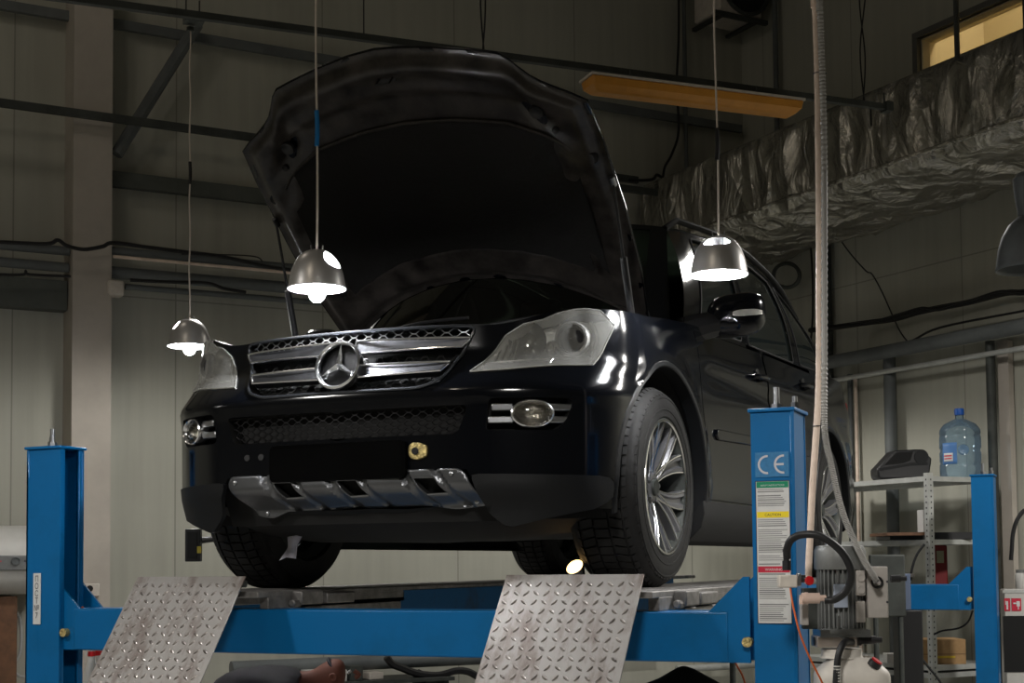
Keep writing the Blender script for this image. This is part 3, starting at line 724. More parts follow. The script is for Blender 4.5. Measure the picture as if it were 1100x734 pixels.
DOORF = roundpoly([(1.40, .36), (2.52, .36), (2.56, .60), (2.56, 1.133), (1.37, 1.085), (1.36, .55)], .02)
DOORR = roundpoly([(2.58, .36), (3.42, .36), (3.50, .60), (3.66, .86), (3.70, 1.165), (2.58, 1.135), (2.575, .6)], .03)
SKH = [(-.50, .428), (.50, .428), (.575, .27), (-.575, .27)]
fholes = [HLP, mir(HLP), GRP, LMP, FGP, mir(FGP), SKH]
def AR(yc, t, r0):
    return r0+(.042*sstep(.50, .98, -math.cos(t)) if yc < 1 else 0)
def shell():
    cols = []   # each col: function z-> (x,y)
    NZ1, NZ2 = 26, 10
    V = []; rows = []
    ncol = 0
    def zlev(j, zt): return .29+(.80-.29)*j/NZ1 if j <= NZ1 else .80+(zt-.80)*(j-NZ1)/NZ2
    half = []
    for i in range(NF):
        half.append(('f', i))
    for y in YS[1:]: half.append(('s', y))
    for y, x in REAR[:]: half.append(('r', y))
    grid = []
    for kind, q_ in half:
        col = []
        for j in range(NZ1+NZ2+1):
            if kind == 'f':
                z = zlev(j, ZT_[q_]); x, y = front_outline(z)[q_]
            elif kind == 's':
                w0 = .5
                zt = ztop(q_); z = zlev(j, zt); y0 = lerp(.5, .59, wblend(z))+.12*(max(z, .8)-.84)*wblend(z)
                y = y0+(q_-.5)*(1.3-y0)/.8 if q_ < 1.3 else q_
                z = zlev(j, ztop(y)); x = side_x(y, z)
            else:
                z = zlev(j, ztop(q_)); y = q_; x = side_x(y, z)
                if q_ >= 5.05: x = 0 if q_ > 5.052 else .25
            col.append(Vector((x, y, z)))
        grid.append(col)
    nc = len(grid); nz = NZ1+NZ2+1
    def keep(c):
        if c.y < .72 and any(inside((c.x, c.z), h) for h in fholes) and c.y < .62: return False
        for yc, rr0 in ((.89, .475), (3.965, .465)):
            rr = AR(yc, math.atan2(c.z-.39, c.y-yc), rr0)
            if c.x > .6 and math.hypot(c.y-yc, c.z-.39) < rr: return False
            if c.x > .6 and c.z < .39 and abs(c.y-yc) < rr: return False
        if c.x > .6 and .9 < c.y < 4.2 and (inside((c.y, c.z), DOORF) or inside((c.y, c.z), DOORR)): return False
        return True
    faces = []
    for i in range(nc-1):
        for j in range(nz-1):
            c = (grid[i][j]+grid[i+1][j]+grid[i+1][j+1]+grid[i][j+1])/4
            if keep(c): faces.append(((i, j), (i+1, j), (i+1, j+1), (i, j+1)))
    cnt = {}
    for f in faces:
        for k in range(4):
            e = tuple(sorted((f[k], f[(k+1) % 4]))); cnt[e] = cnt.get(e, 0)+1
    bd = {v for e, n in cnt.items() if n == 1 for v in e}
    idx = {}; vs = []
    for f in faces:
        for v in f:
            if v in idx: continue
            p = grid[v[0]][v[1]].copy()
            if v in bd and v[1] < nz-1 and v[0] > 0 and (v[1] > 0 or p.y < .2):
                best = None
                for h in fholes:
                    if p.y < .62:
                        q_ = nearest((p.x, p.z), h); d = math.dist(q_, (p.x, p.z))
                        if d < .035 and (best is None or d < best[0]): best = (d, Vector((q_[0], front_y(q_[0], q_[1]), q_[1])))
                for h in (DOORF, DOORR):
                    if p.x > .6:
                        q_ = nearest((p.y, p.z), h); d = math.dist(q_, (p.y, p.z))
                        if d < .03 and (best is None or d < best[0]): best = (d, Vector((side_x(q_[0], q_[1]), q_[0], q_[1])))
                for yc, rr0 in ((.89, .475), (3.965, .465)):
                    rr = AR(yc, math.atan2(p.z-.39, p.y-yc), rr0)
                    if p.x > .6:
                        r = math.hypot(p.y-yc, p.z-.39); d = abs(r-rr) if p.z >= .39 else abs(abs(p.y-yc)-rr)
                        if d < .04 and (best is None or d < best[0]):
                            if p.z >= .39: ny, nz_ = yc+(p.y-yc)*rr/r, .39+(p.z-.39)*rr/r
                            else: ny, nz_ = yc+math.copysign(rr, p.y-yc), p.z
                            fo_ = front_outline(nz_); y_e = fo_[-1][1]; xx = interp([(b, a) for a, b in fo_], ny) if ny < y_e else lerp(fo_[-1][0], side_x(ny, nz_), sstep(y_e, y_e+.12, ny))
                            best = (d, Vector((xx, ny, nz_)))
                if best: p = best[1]
            idx[v] = len(vs); vs.append(p)
    fs = [tuple(idx[v] for v in f) for f in faces]
    mb = MB(); mb.add(vs, fs); mb.add([Vector((-p.x, p.y, p.z)) for p in vs], [f[::-1] for f in fs])
    # fender tops / sills under the windows: turn inwards
    top = [c[-1] for c in grid]
    for s in (1, -1):
        A = []; Bv = []; Cv = []
        for p in top:
            if p.y > 4.95 or p.x < .60: continue
            A.append(Vector((s*p.x, p.y, p.z))); k = 1 if p.y < 1.3 else .45
            ky = 1-sstep(.45, .95, p.y)
            Bv.append(Vector((s*(p.x-.05*k*(1-.6*ky)), p.y+.04*ky, p.z+.003*k-.006*ky))); Cv.append(Vector((s*(p.x-.15*k*(1-.75*ky)), p.y+.12*ky, p.z-.004*k-.05*ky)))
        m = len(A); mb.add(A+Bv+Cv, [(i, i+1, m+i+1, m+i) for i in range(m-1)]+[(m+i, m+i+1, 2*m+i+1, 2*m+i) for i in range(m-1)])
    # underside closing lip of the front bumper
    return mb.build('body', paint, car, angle=50)
shell()
for s in (1, -1):
    for nm, D in (('front_door', DOORF), ('rear_door', DOORR)):
        cy_ = sum(p[0] for p in D)/len(D); cz_ = sum(p[1] for p in D)/len(D)
        Di = []
        for p in D:
            v = Vector((cy_-p[0], cz_-p[1])); v.normalize(); Di.append((p[0]+v.x*.006, p[1]+v.y*.006))
        vs, fs = patch(Di, lambda a, b: spos(a, b, .001, s), .03); mb = MB(); mb.add(vs, fs)
        vs, fs = wall_strip(Di, lambda a, b: spos(a, b, .001, s), lambda a, b: spos(a, b, -.03, s)); mb.add(vs, fs)
        mb.build(nm, paint, car, angle=50)
        dm = MB(); vs, fs = patch(D, lambda a, b: spos(a, b, -.035, s), .08); dm.add(vs, fs); dm.build('door_frame', dull, car)
# arches: liner + trim
for s in (1, -1):
    for yc, rr in ((.89, .475), (3.965, .465)):
        mb = MB()
        def lin(u_, v_):
            t = lerp(-.25, PI+.25, u_); r5 = AR(yc, t, rr)+.01; return Vector((s*lerp(.94-.07*sstep(.6, 1, -math.cos(t))*(yc < 1), .58, v_), yc+r5*math.cos(t), .39+r5*math.sin(t)))
        mb.grid(lin, 28, 3)
        def cap(u_, v_):
            t = lerp(-.25, PI+.25, u_); return Vector((s*.58, yc+(rr+.01)*math.cos(t)*v_, .39+(rr+.01)*math.sin(t)*v_))
        mb.grid(cap, 28, 2); mb.build('wheel_arch_liner', dull, car); rr1 = rr
        mb = MB(); pts = []
        n = 40
        for k in range(n+1):
            t = lerp(-.22, PI+.22, k/n); rr = AR(yc, t, rr1)
            for dr, do in ((-.006, -.05), (-.006, .003), (-.001, .006), (.014, .004), (.018, -.002)):
                yy = yc+(rr+dr)*math.cos(t); zz = .39+(rr+dr)*math.sin(t)
                fo_ = front_outline(max(zz, .29)); y_e = fo_[-1][1]; sx_ = side_x(max(yy, y_e), max(zz, .29))
                x_ = min(interp([(b, a) for a, b in fo_], yy), sx_) if yy < y_e else lerp(fo_[-1][0], sx_, sstep(y_e, y_e+.12, yy))
                pts.append(Vector((s*(x_+do), yy, zz)))
        mb.add(pts, [(5*i+j, 5*i+j+1, 5*i+j+6, 5*i+j+5) for i in range(n) for j in range(4)])
        mb.build('arch_trim', grplas, car)
# lower matte bumper band and sills
lb = MB()
for sx in (1, -1):
  lb = MB(); LB = roundpoly([(sx*.51, .412), (sx*.925, .405), (sx*.922, .33), (sx*.88, .290), (sx*.74, .255), (sx*.62, .222), (sx*.560, .275)], .02)
  vs, fs = patch(LB, lambda a, b: fpos(a, b, .006), .03); lb.add(vs, fs)
  vs, fs = wall_strip(LB, lambda a, b: fpos(a, b, .006), lambda a, b: fpos(a, b, -.012)); lb.add(vs, fs); lb.build('lower_bumper', grplas, car)
lb = MB(); lb.grid(lambda u_, v_: Vector((lerp(-.60, .60, u_), front_y(lerp(-.60, .60, u_), .45)+.05+.10*(1-v_), lerp(.25, .44, v_))), 20, 4); lb.build('bumper_underlay', dull, car)
for s in (1, -1):
    mb = MB()
    prof = [(.968, .352), (.972, .30), (.955, .24), (.90, .185), (.80, .17)]
    ys = [1.33, 1.40, 2.4, 3.45, 3.52]
    mb.add([Vector((s*x, y, z)) for y in ys for x, z in prof], [(i*5+j, i*5+j+1, i*5+j+6, i*5+j+5) for i in range(4) for j in range(4)]+[(0, 1, 2, 3, 4), (20, 21, 22, 23, 24)])
    mb.build('side_sill', dull, car, bevel=.004)
    mb = MB()
    for ya, yb in ((1.52, 2.50), (2.62, 3.44)):
        P = [(ya, .640), (ya+.02, .668), (yb, .690+.02*(ya > 2)), (yb, .650+.02*(ya > 2)), (ya+.04, .622)]
        mb = MB(); mb.prism(P, lambda a, b: spos(a, b, .0, s), lambda a, b: spos(a, b, .014, s)); mb.build('door_moulding', paint, car, bevel=.004)
    for yh in (2.36, 3.42):
        zh = .985+.075*(yh-2.36)/1.06
        mb = MB(); mb.tube([spos(yh-.10, zh-.008, .0, s), spos(yh-.09, zh-.004, .03, s), spos(yh, zh, .042, s), spos(yh+.09, zh+.004, .03, s), spos(yh+.10, zh+.004, 0, s)], lambda t: .013, 8, 5)
        h = mb.build('door_handle', paint, car); h['label'] = 'black door handle'
        c = spos(yh, zh, -.001, s); MB().lathe([(.001, -.004), (.03, -.004), (.045, .004)], c, (s, 0, 0), 20).build('handle_cup', blk, h)
# underbody: pan, engine tray, axles
ub = MB()
def pan(u_, v_):
    x = lerp(-.78, .78, u_); y = lerp(.10, 4.9, v_); z = interp([(.10, .30), (.22, .24), (.45, .185), (1.0, .19), (1.3, .21), (4.2, .24), (4.9, .33)], y)
    z += .05*abs(x/.78)**3
    y += .22*abs(x/.78)**2.5*(1-v_)
    return Vector((x, y, z+.006*noise.noise(Vector((x*6, y*5, 0)))))
ub.grid(pan, 20, 60); ub.build('underbody_tray', dull, car)
ub = MB()
for y in (.88, 3.955):
    for s in (1, -1):
        ub.tube([(s*.15, y, .33), (s*.42, y-.02, .27), (s*.66, y, .33)], .035, 8, 5); ub.tube([(s*.25, y+.25, .26), (s*.68, y+.02, .30)], .025, 8); ub.cyl((s*.62, y, .39), (s*.74, y, .39), .07)
    ub.tube([(-.6, y+.2, .27), (0, y+.2, .22), (.6, y+.2, .27)], .022, 8, 6)
ub.build('suspension', mat('rusty_arm', (.10, .06, .035), .6, .3, var=.4, vscale=12), car)
# rear bulk, tailgate glass etc. simple
rbm = MB(); rbm.box((0, 4.9, .42), (1.7, .25, .16)); rbm.build('rear_bumper', grplas, car, bevel=.04)
for s in (1, -1):
    MB().box((s*.80, 4.95, 1.0), (.14, .10, .26)).build('rear_light', dred, car, bevel=.03)
# ---- engine bay
eb = MB(); eb.box((0, .80, .60), (1.40, 1.0, .02)); eb.box((-.70, .92, .78), (.02, .76, .38)); eb.box((.70, .92, .78), (.02, .76, .38)); eb.box((0, 1.30, .84), (1.5, .02, .5))
eb.box((0, .205, .885), (1.04, .06, .10)); eb.build('engine_bay', dull, car)
e = MB(); e.box((0, .75, .88), (.55, .65, .10)).box((-.16, .75, .94), (.16, .5, .05)).box((.16, .75, .94), (.16, .5, .05)); en = e.build('engine_cover', blk, car, bevel=.02)
MB().cyl((.40, .45, .92), (.40, .45, .965), .05).build('fluid_cap', yel, en)
e = MB(); e.box((.55, .80, .84), (.2, .4, .14)).box((-.55, .75, .84), (.2, .5, .14)); e.build('air_box', blk, car, bevel=.02)
# slam panel line (dark grey top of grille)
sp = MB()
def slam(u_, v_): 
    x = lerp(-.56, .56, u_); return Vector((x, front_y(x, .95)+.10*v_, .952+.012*math.sin(PI*v_)))
sp.grid(slam, 30, 4); sp.build('slam_panel', blk, car)
# ---- headlights
def headlight(s):
    P = [(s*x, z) for x, z in HLP]
    mb = MB(); vs, fs = patch(P, lambda a, b: fpos(a, b, .004), .012); mb.add(vs, fs); lens = mb.build('headlight', lensm, car, angle=60)
    cx_ = s*.70; czz = .90
    shrink = lambda a, b, k: (cx_+(a-cx_)*k, czz+(b-czz)*k)
    def bowl(a, b):
        a2, b2 = shrink(a, b, .93); q_ = fpos(a2, b2, 0); q_.y += .125; return q_
    mb = MB(); vs, fs = patch(P, bowl, .02); mb.add(vs, fs)
    vs, fs = wall_strip(P, lambda a, b: fpos(a, b, .001), bowl); mb.add(vs, fs)
    hb_ = mb.build('reflector_bowl', hlr, lens)
    # rim gasket
    mb = MB(); loop_tube(mb, P, lambda a, b: fpos(a, b, .003), .0035, 6); mb.build('seal', hlr2, lens)
    def dirn(x, z): return (fpos(x, z, .1)-fpos(x, z, 0)).normalized()
    fwd = Vector((s*.18, -1, 0)).normalized()
    # projector
    c = fpos(s*.795, .905, 0)+Vector((-s*.012, .018, 0))
    mb = MB(); mb.lathe([(.068, -.03), (.066, -.004), (.060, .012), (.053, .016), (.050, .010), (.046, -.01)], c, fwd, 36); mb.build('projector_ring', hlr2, lens)
    mb = MB(); mb.lathe([(.046, -.008), (.043, .006), (.034, .013), (.02, .016), (.001, .018)], c, fwd, 28); mb.build('projector_lens', mat_once('projector_glass', (.035, .035, .038), .25, 0, .15), lens)
    c = fpos(s*.655, .895, 0)+Vector((-s*.01, .050, 0))
    mb = MB(); mb.lathe([(.070, .03), (.064, .0), (.048, -.03), (.020, -.045), (.001, -.046)], c, fwd, 32); mb.build('high_beam_reflector', mat_once('high_beam_chrome', (.34, .34, .33), .15, 1), lens)
    MB().cyl(c-fwd*.045, c-fwd*.0, .010, .008, 12).build('beam_bulb', hlr2, lens)
    c = fpos(s*.725, .872, 0)+Vector((0, .045, 0)); MB().lathe([(.028, .01), (.022, -.012), (.001, -.02)], c, fwd, 20).build('side_light', chromed, lens)
    # bottom strip box
    SP = [(s*.512, .782), (s*.54, .812), (s*.855, .838), (s*.855, .808), (s*.76, .803), (s*.62, .788)]
    mb = MB(); mb.prism(SP, lambda a, b: fpos(a, b, -.004), lambda a, b: fpos(a, b, -.05)); st = mb.build('turn_signal_strip', mat_once('signal_grey', (.20, .19, .18), .25, .4), lens, bevel=.003)
    mb = MB(); loop_tube(mb, [(s*.528, .803), (s*.54, .812), (s*.855, .838)], lambda a, b: fpos(a, b, -.002), .004, 6, closed=False)
    mb.tube([fpos(s*.742, .803, -.002), fpos(s*.746, .828, -.002)], .006, 6); mb.build('strip_edge', chromed, lens)
    # corner fin
    mb = MB(); mb.tube([fpos(s*.855, .83, -.020), fpos(s*.872, .91, -.020), fpos(s*.85, .975, -.020)], .009, 8, 6); mb.build('corner_reflector', hlr2, lens)
    for k in range(5):
        a = s*(.548+.018*k); 
    mb = MB()
    for k in range(4):
        mb.tube([fpos(s*(.548+.022*k), .825+.004*k, -.035), fpos(s*(.566+.022*k), .875+.012*k, -.035)], .006, 6)
    mb.build('inner_ribs', chromed, lens)
_mc = {}
def mat_once(n, *a, **k):
    if n not in _mc: _mc[n] = mat(n, *a, **k)
    return _mc[n]
hlr = mat('headlight_inner', (.88, .88, .85), .3, .15, bump=.9, bscale=11)
hlr2 = mat('headlight_ring', (.66, .66, .64), .22, .7)
chromed = mat('reflector_chrome', (.7, .7, .69), .18, 1)
headlight(1); headlight(-1)
# ---- grille
def gfn(a, b, off=0): return fpos(a, b, off)
mb = MB(); vs, fs = patch(GRP, lambda a, b: fpos(a, b, 0)+Vector((0, .07, 0)), .05); mb.add(vs, fs)
vs, fs = wall_strip(GRP, lambda a, b: fpos(a, b, 0), lambda a, b: fpos(a, b, 0)+Vector((0, .07, 0))); mb.add(vs, fs); gr = mb.build('grille', dull, car)
mb = MB(); loop_tube(mb, GRP, lambda a, b: fpos(a, b, .004), .006, 8); mb.build('grille_surround', mat('satin_black_chrome', (.12, .13, .15), .25, .9), gr)
def hexmesh(poly, fn, px_, pz_, r, mb):
    x0 = min(p[0] for p in poly); x1 = max(p[0] for p in poly); y0 = min(p[1] for p in poly); y1 = max(p[1] for p in poly)
    rows = int((y1-y0)/pz_)+2
    for j in range(rows+1):
        z = y0+j*pz_; run = []
        nx = int((x1-x0)/(px_/4))+1
        for i in range(nx+1):
            x = x0+i*px_/4; ph = i % 4
            zz = z+pz_*.5*((0, .0, 1, 1)[ph]) if j % 2 == 0 else z+pz_*.5*((1, 1, 0, 0)[ph])
            zz = z+(pz_*.42 if ((ph in (1, 2)) == (j % 2 == 0)) else -pz_*.42)
            if inside((x, zz), poly): run.append(fn(x, zz))
            else:
                if len(run) > 1: mb.tube(run, r, 5)
                run = []
        if len(run) > 1: mb.tube(run, r, 5)
GT = [(-.478, .960), (.478, .960), (.462, .892), (-.462, .892)]
mb = MB(); hexmesh(GT, lambda a, b: fpos(a, b, -.012), .060, .0155, .0022, mb); mb.build('honeycomb_mesh', mat('mesh_grey', (.30, .31, .33), .3, .8), gr)
mb = MB(); hexmesh([(-.44, .87), (.44, .87), (.40, .745), (.33, .72), (-.33, .72), (-.40, .745)], lambda a, b: fpos(a, b, -.04), .060, .016, .0022, mb); mb.build('inner_mesh', blk, gr)
for nm, zc_, hw0 in (('upper_bar', .888, .455), ('lower_bar', .792, .405)):
    for s in (1, -1):
        P = [(s*.05, zc_+.022), (s*(hw0+.012), zc_+.017), (s*(hw0+.008), zc_+.008), (s*(hw0-.012), zc_-.017), (s*.05, zc_-.024)]
        mb = MB(); mb.prism(P, lambda a, b: fpos(a, b, .012), lambda a, b: fpos(a, b, -.02)); bar = mb.build('grille_bar', alu, gr, bevel=.003); bar['label'] = 'brushed grille bar with chrome edges'
        mb = MB(); loop_tube(mb, P, lambda a, b: fpos(a, b, .013), .0042, 6); mb.build('chrome_edge', chrome, gr)
# badge
bc = Vector((0, .010, .820)); tilt = Matrix.Rotation(math.radians(-14), 3, 'X')
ax = tilt@Vector((0, -1, 0)); upv = tilt@Vector((0, 0, 1)); rx = Vector((1, 0, 0))
mb = MB(); mb.lathe([(.077, -.02), (.091, -.02), (.0955, -.004), (.093, .012), (.0865, .018), (.0805, .012), (.078, .0)], bc, ax, 56); bdg = mb.build('star_badge', chrome, gr); bdg['label'] = 'round chrome badge with three-pointed star'
MB().lathe([(.083, -.01), (.001, -.012)], bc, ax, 32).build('badge_back', mat('badge_black', (.001, .001, .0012), .5, 0, .1), bdg)
mb = MB()
for k in range(3):
    t = PI/2+k*2*PI/3
    def pt(r, w, h): return bc+ax*h+(rx*math.cos(t)+upv*math.sin(t))*r+(-rx*math.sin(t)+upv*math.cos(t))*w
    tip = pt(.085, 0, .004); l = pt(.0095, .0165, .0); r_ = pt(.0095, -.0165, .0); c0 = bc+ax*.020; bk = pt(.02, 0, -.006)
    # base corners lie on bisectors
    lb_ = bc+(rx*math.cos(t+PI/3)+upv*math.sin(t+PI/3))*.0135; rb_ = bc+(rx*math.cos(t-PI/3)+upv*math.sin(t-PI/3))*.0135
    mb.add([tip, lb_, c0, rb_, bk], [(0, 1, 2), (0, 2, 3), (0, 4, 1), (0, 3, 4)])
mb.build('star', chrome, bdg, smooth=False)
# ---- lower intake
mb = MB(); vs, fs = patch(LMP, lambda a, b: fpos(a, b, 0)+Vector((0, .06, 0)), .05); mb.add(vs, fs)
vs, fs = wall_strip(LMP, lambda a, b: fpos(a, b, 0), lambda a, b: fpos(a, b, 0)+Vector((0, .06, 0))); mb.add(vs, fs); lg = mb.build('lower_intake', dull, car)
mb = MB(); hexmesh(LMP, lambda a, b: fpos(a, b, -.02), .054, .0130, .0021, mb); mb.build('intake_mesh', mat('mesh_black', (.005, .005, .006), .35), lg)
# ---- fog lights
fogl = clearmat('fog_lens', (.9, .9, .88), 1.5, .04)
for s in (1, -1):
    P = [(s*x, z) for x, z in FGP]
    mb = MB(); vs, fs = patch(P, lambda a, b: fpos(a, b, -.05), .05); mb.add(vs, fs); vs, fs = wall_strip(P, lambda a, b: fpos(a, b, 0), lambda a, b: fpos(a, b, -.05)); mb.add(vs, fs); fg = mb.build('fog_light_recess', dull, car)
    for z0_, z1_ in ((.632, .656), (.588, .612)):
        for xa_, xb_ in ((.585 if z0_ > .6 else .572, .655), (.76, .832 if z0_ > .6 else .822)):
            q_ = [(s*xa_, z0_), (s*xb_, z0_), (s*xb_, z1_), (s*xa_, z1_)]
            mb = MB(); mb.prism(q_, lambda a, b: fpos(a, b, .000), lambda a, b: fpos(a, b, -.03)); b_ = mb.build('fog_light_bar', satin, fg, bevel=.004)
    c = fpos(s*.715, .620, .004); nrm = (fpos(s*.715, .62, .1)-fpos(s*.715, .62, 0)).normalized(); hx = Vector((0, 0, 1)).cross(nrm).normalized(); vz = nrm.cross(hx)
    def ell(prof, mb, n=40):
        vs = [];
        for (ra, h) in prof:
            for i in range(n): t = 2*PI*i/n; vs.append(c+nrm*h+hx*(.076*ra)*math.cos(t)+vz*(.050*ra)*math.sin(t))
        return mb.add(vs, [(j*n+i, j*n+(i+1) % n, (j+1)*n+(i+1) % n, (j+1)*n+i) for j in range(len(prof)-1) for i in range(n)])
    ell([(1.0, -.04), (1.03, -.005), (1.0, .008), (.93, .012), (.86, .006), (.80, -.015)], mb := MB()); ring = mb.build('fog_light_ring', chrome, fg)
    ell([(.84, -.004), (.6, .004), (.3, .007), (.01, .008)], mb := MB()); mb.build('fog_light_lens', fogl, fg)
    ell([(.84, -.006), (.75, -.025), (.4, -.045), (.01, -.05)], mb := MB()); mb.build('fog_light_reflector', mat_once('fog_reflector', (.42, .40, .36), .2, .9, bump=1, bscale=45), fg)
    if s < 0:
        pass
# ---- number plate, tow eye cover, skid plate
PP = roundpoly([(-.283, .402), (.283, .402), (.283, .537), (-.283, .537)], .025)
mb = MB(); mb.prism(PP, lambda a, b: Vector((a, -.020+.09*a*a, b)), lambda a, b: Vector((a, -.004+.09*a*a, b))); o = mb.build('number_plate', mat('plate_black', (.001, .001, .001), .9, 0, .05), car, smooth=False); o['label'] = 'blank black number plate'
TP = roundpoly([(.286, .512), (.300, .528), (.330, .526), (.358, .515), (.358, .478), (.330, .466), (.300, .468), (.286, .484)], .008)
mb = MB(); mb.prism(TP, lambda a, b: fpos(a, b, .010), lambda a, b: fpos(a, b, -.002)); o = mb.build('tow_eye_plate', gold, car, bevel=.003); o['label'] = 'rough brass coloured tow eye plate'
c = fpos(.315, .497, .011); MB().cyl(c, c+Vector((0, -.004, 0)), .013, n=16).build('tow_eye_hole', dull, o)
SKO = [(-.49, .430), (.49, .430), (.565, .30), (-.565, .30)]
SKO = roundpoly([(-.475, .432), (.475, .432), (.50, .415), (.545, .305), (.42, .292), (.30, .310), (-.28, .300), (-.345, .275), (-.415, .285), (-.49, .400)], .015, 3)
def skf(a, b, off=0):
    p = fpos(a, min(max(b, .31), .45), 0); y = p.y-.010-off; z = b
    k = sstep(.385, .30, b); y += .075*k
    return Vector((a, y, z))
vents = [[(x0, .400), (x0+.080, .400), (x0+.115, .347), (x0+.038, .345)] for x0 in (-.275, .0, .305)]
def patch_h(poly, fn, res, holes):
    vs, fs = patch(poly, lambda a, b: Vector((a, b, 0)), res)
    fs = [f for f in fs if not any(inside((sum(vs[i].x for i in f)/4, sum(vs[i].y for i in f)/4), h) for h in holes)]
    cnt = {}
    for f in fs:
        for k in range(4):
            e = tuple(sorted((f[k], f[(k+1) % 4]))); cnt[e] = cnt.get(e, 0)+1
    bd = {v for e, n in cnt.items() if n == 1 for v in e}
    out = []
    for i, v in enumerate(vs):
        p = (v.x, v.y)
        if i in bd:
            for h in holes:
                q_ = nearest(p, h)
                if math.dist(q_, p) < res*1.3: p = tuple(q_)
        out.append(fn(*p))
    return out, fs
def skrel(a, b):
    # raised diagonal facets beside every vent
    p = skf(a, b); k = 0
    for x0 in (-.275, 0, .305):
        u_ = (a-(x0+(.400-b)*.65))/.08
        if -.62 < u_ < -.02 or 1.02 < u_ < 1.5: k = max(k, min(1, min(abs(u_+.62), abs(u_+.02))*8 if u_ < 0 else min(abs(u_-1.02), abs(u_-1.5))*8))
    p.y += .014*k; return p
mb = MB(); vs, fs = patch_h(SKO, skrel, .008, vents); mb.add(vs, fs); sk_ = mb.build('skid_plate', mat('skid_aluminium', (.17, .175, .185), .34, .9, var=.1, vscale=5), car, angle=25, solid=.004); sk_['label'] = 'brushed metal skid plate with three openings'
for h in vents:
    mb = MB(); vs, fs = wall_strip(h, lambda a, b: skf(a, b), lambda a, b: skf(a, b)+Vector((0, .04, 0))); mb.add(vs, fs); mb.add([skf(*q_)+Vector((0, .04, 0)) for q_ in h], [(0, 1, 2, 3)])
    mb.build('vent', dull, sk_)
    MB().tube([skf(*h[3], .002), skf(*h[2], .002)], .0035, 6).build('vent_lip', satin, sk_)
for a, b in ((-.452, .408), (.450, .413), (-.372, .295), (.50, .318)):
    p = skrel(a, b); MB().lathe([(.009, .002), (.008, .007), (.005, .009), (.0005, .009)], p, (0, -1, 0), 12).build('bolt', satin, sk_)
# parking sensors
for x in (-.40, -.335):
    c = fpos(x, .50, .0); MB().cyl(c, c+Vector((0, -.004, 0)), .012, n=16).build('parking_sensor', blk, car)
# ---- cabin
def belt(t, s): y = lerp(1.42, 4.93, t); z = ztop(y)+.012; return Vector((s*(side_x(min(y, 4.9), z-.02)-.055), y, z))
def rooft(t, s):
    y = lerp(1.97, 4.78, t); z = interp([(1.97, 1.665), (2.1, 1.69), (2.5, 1.715), (3.2, 1.735), (3.7, 1.715), (4.25, 1.65), (4.6, 1.60), (4.78, 1.56)], y)
    return Vector((s*interp([(1.97, .62), (2.6, .69), (4.0, .68), (4.8, .62)], y), y, z))
def sidept(t, v, s, off=0):
    a = belt(t, s); b = rooft(t, s); p = a.lerp(b, v); p.x += s*(.05*math.sin(PI*v)*.7+off); return p
Ypil = [0, .0, .14]
def cabpatch(name, poly, m, off, s, res=.03, thick=0):
    mb = MB(); vs, fs = patch(poly, lambda a, b: sidept(a, b, s, off), res); mb.add(vs, fs); return mb.build(name, m, car, angle=60)
for s in (1, -1):
    # frame shell then glass set in
    winA = [(.07, .03), (.275, .03), (.225, .93), (.085, .93), (.075, .5)]
    winB = [(.315, .03), (.60, .03), (.56, .92), (.255, .93)]
    winC = [(.65, .04), (.86, .05), (.83, .86), (.605, .91)]
    wins = [roundpoly(w_, .02) for w_ in (winA, winB, winC)]
    outer = [(0, 0), (1, 0), (1, 1), (0, 1)]
    mb = MB(); vs, fs = patch_h(outer, lambda a, b: sidept(a, b, s), .018, wins); mb.add(vs, fs)
    mb.build('window_frame', paint, car, angle=60)
    for nm, w_ in zip(('front_side_window', 'rear_side_window', 'quarter_window'), wins):
        cabpatch(nm, w_, glass, -.008, s, .05)
        mb = MB(); loop_tube(mb, w_, lambda a, b: sidept(a, b, s, .0), .006, 5, .05); mb.build('window_seal', dull, car)
    mb = MB(); mb.tube([rooft(t/20, s)+Vector((s*(-.01), 0, .045 if 0 < t < 20 else .005)) for t in range(0, 20)], .016, 8); mb.build('roof_rail', dull, car)
def roof(u_, v_):
    a = rooft(v_, -1); b = rooft(v_, 1); p = a.lerp(b, u_); p.z += .055*(1-(2*u_-1)**2)**.8+.004; p.y -= .05*(1-(2*u_-1)**2)*(1-v_)*1; return p
mb = MB(); mb.grid(roof, 24, 30); mb.build('roof', paint, car, angle=60)
cowlz = 1.095
def wsf(u_, v_, off=0):
    x0 = lerp(-.80, .80, u_); c_ = 1-(2*u_-1)**2
    bot = Vector((x0, 1.44-.30*c_**.8, cowlz+.02*(1-c_))); top = roof(u_, 0)
    p = bot.lerp(top, v_); n = Vector((0, -.64, .77)); p += n*(.03*math.sin(PI*v_)*c_+off); return p
mb = MB(); mb.grid(lambda a, b: wsf(lerp(.035, .965, a), lerp(.04, .97, b)), 24, 16); mb.build('windshield', wsg, car, angle=60)
mb = MB()
fr = lambda a, b: wsf(a, b, .004)
for (a0_, a1_, b0_, b1_) in ((0, .06, 0, 1), (.94, 1, 0, 1), (0, 1, 0, .05), (0, 1, .95, 1)):
    mb.grid(lambda a, b: fr(lerp(a0_, a1_, a), lerp(b0_, b1_, b)), 16, 16)
mb.build('windshield_frame', paint, car, angle=60)
def rws(u_, v_):
    a = belt(1, -1).lerp(belt(1, 1), u_); b = rooft(1, -1).lerp(rooft(1, 1), u_); p = a.lerp(b, v_); p.y += .10*(1-(2*u_-1)**2)*(1-.3*v_); p.z += .05*(1-(2*u_-1)**2)*v_; return p
mb = MB(); mb.grid(rws, 16, 8); mb.build('rear_window', wsg, car)
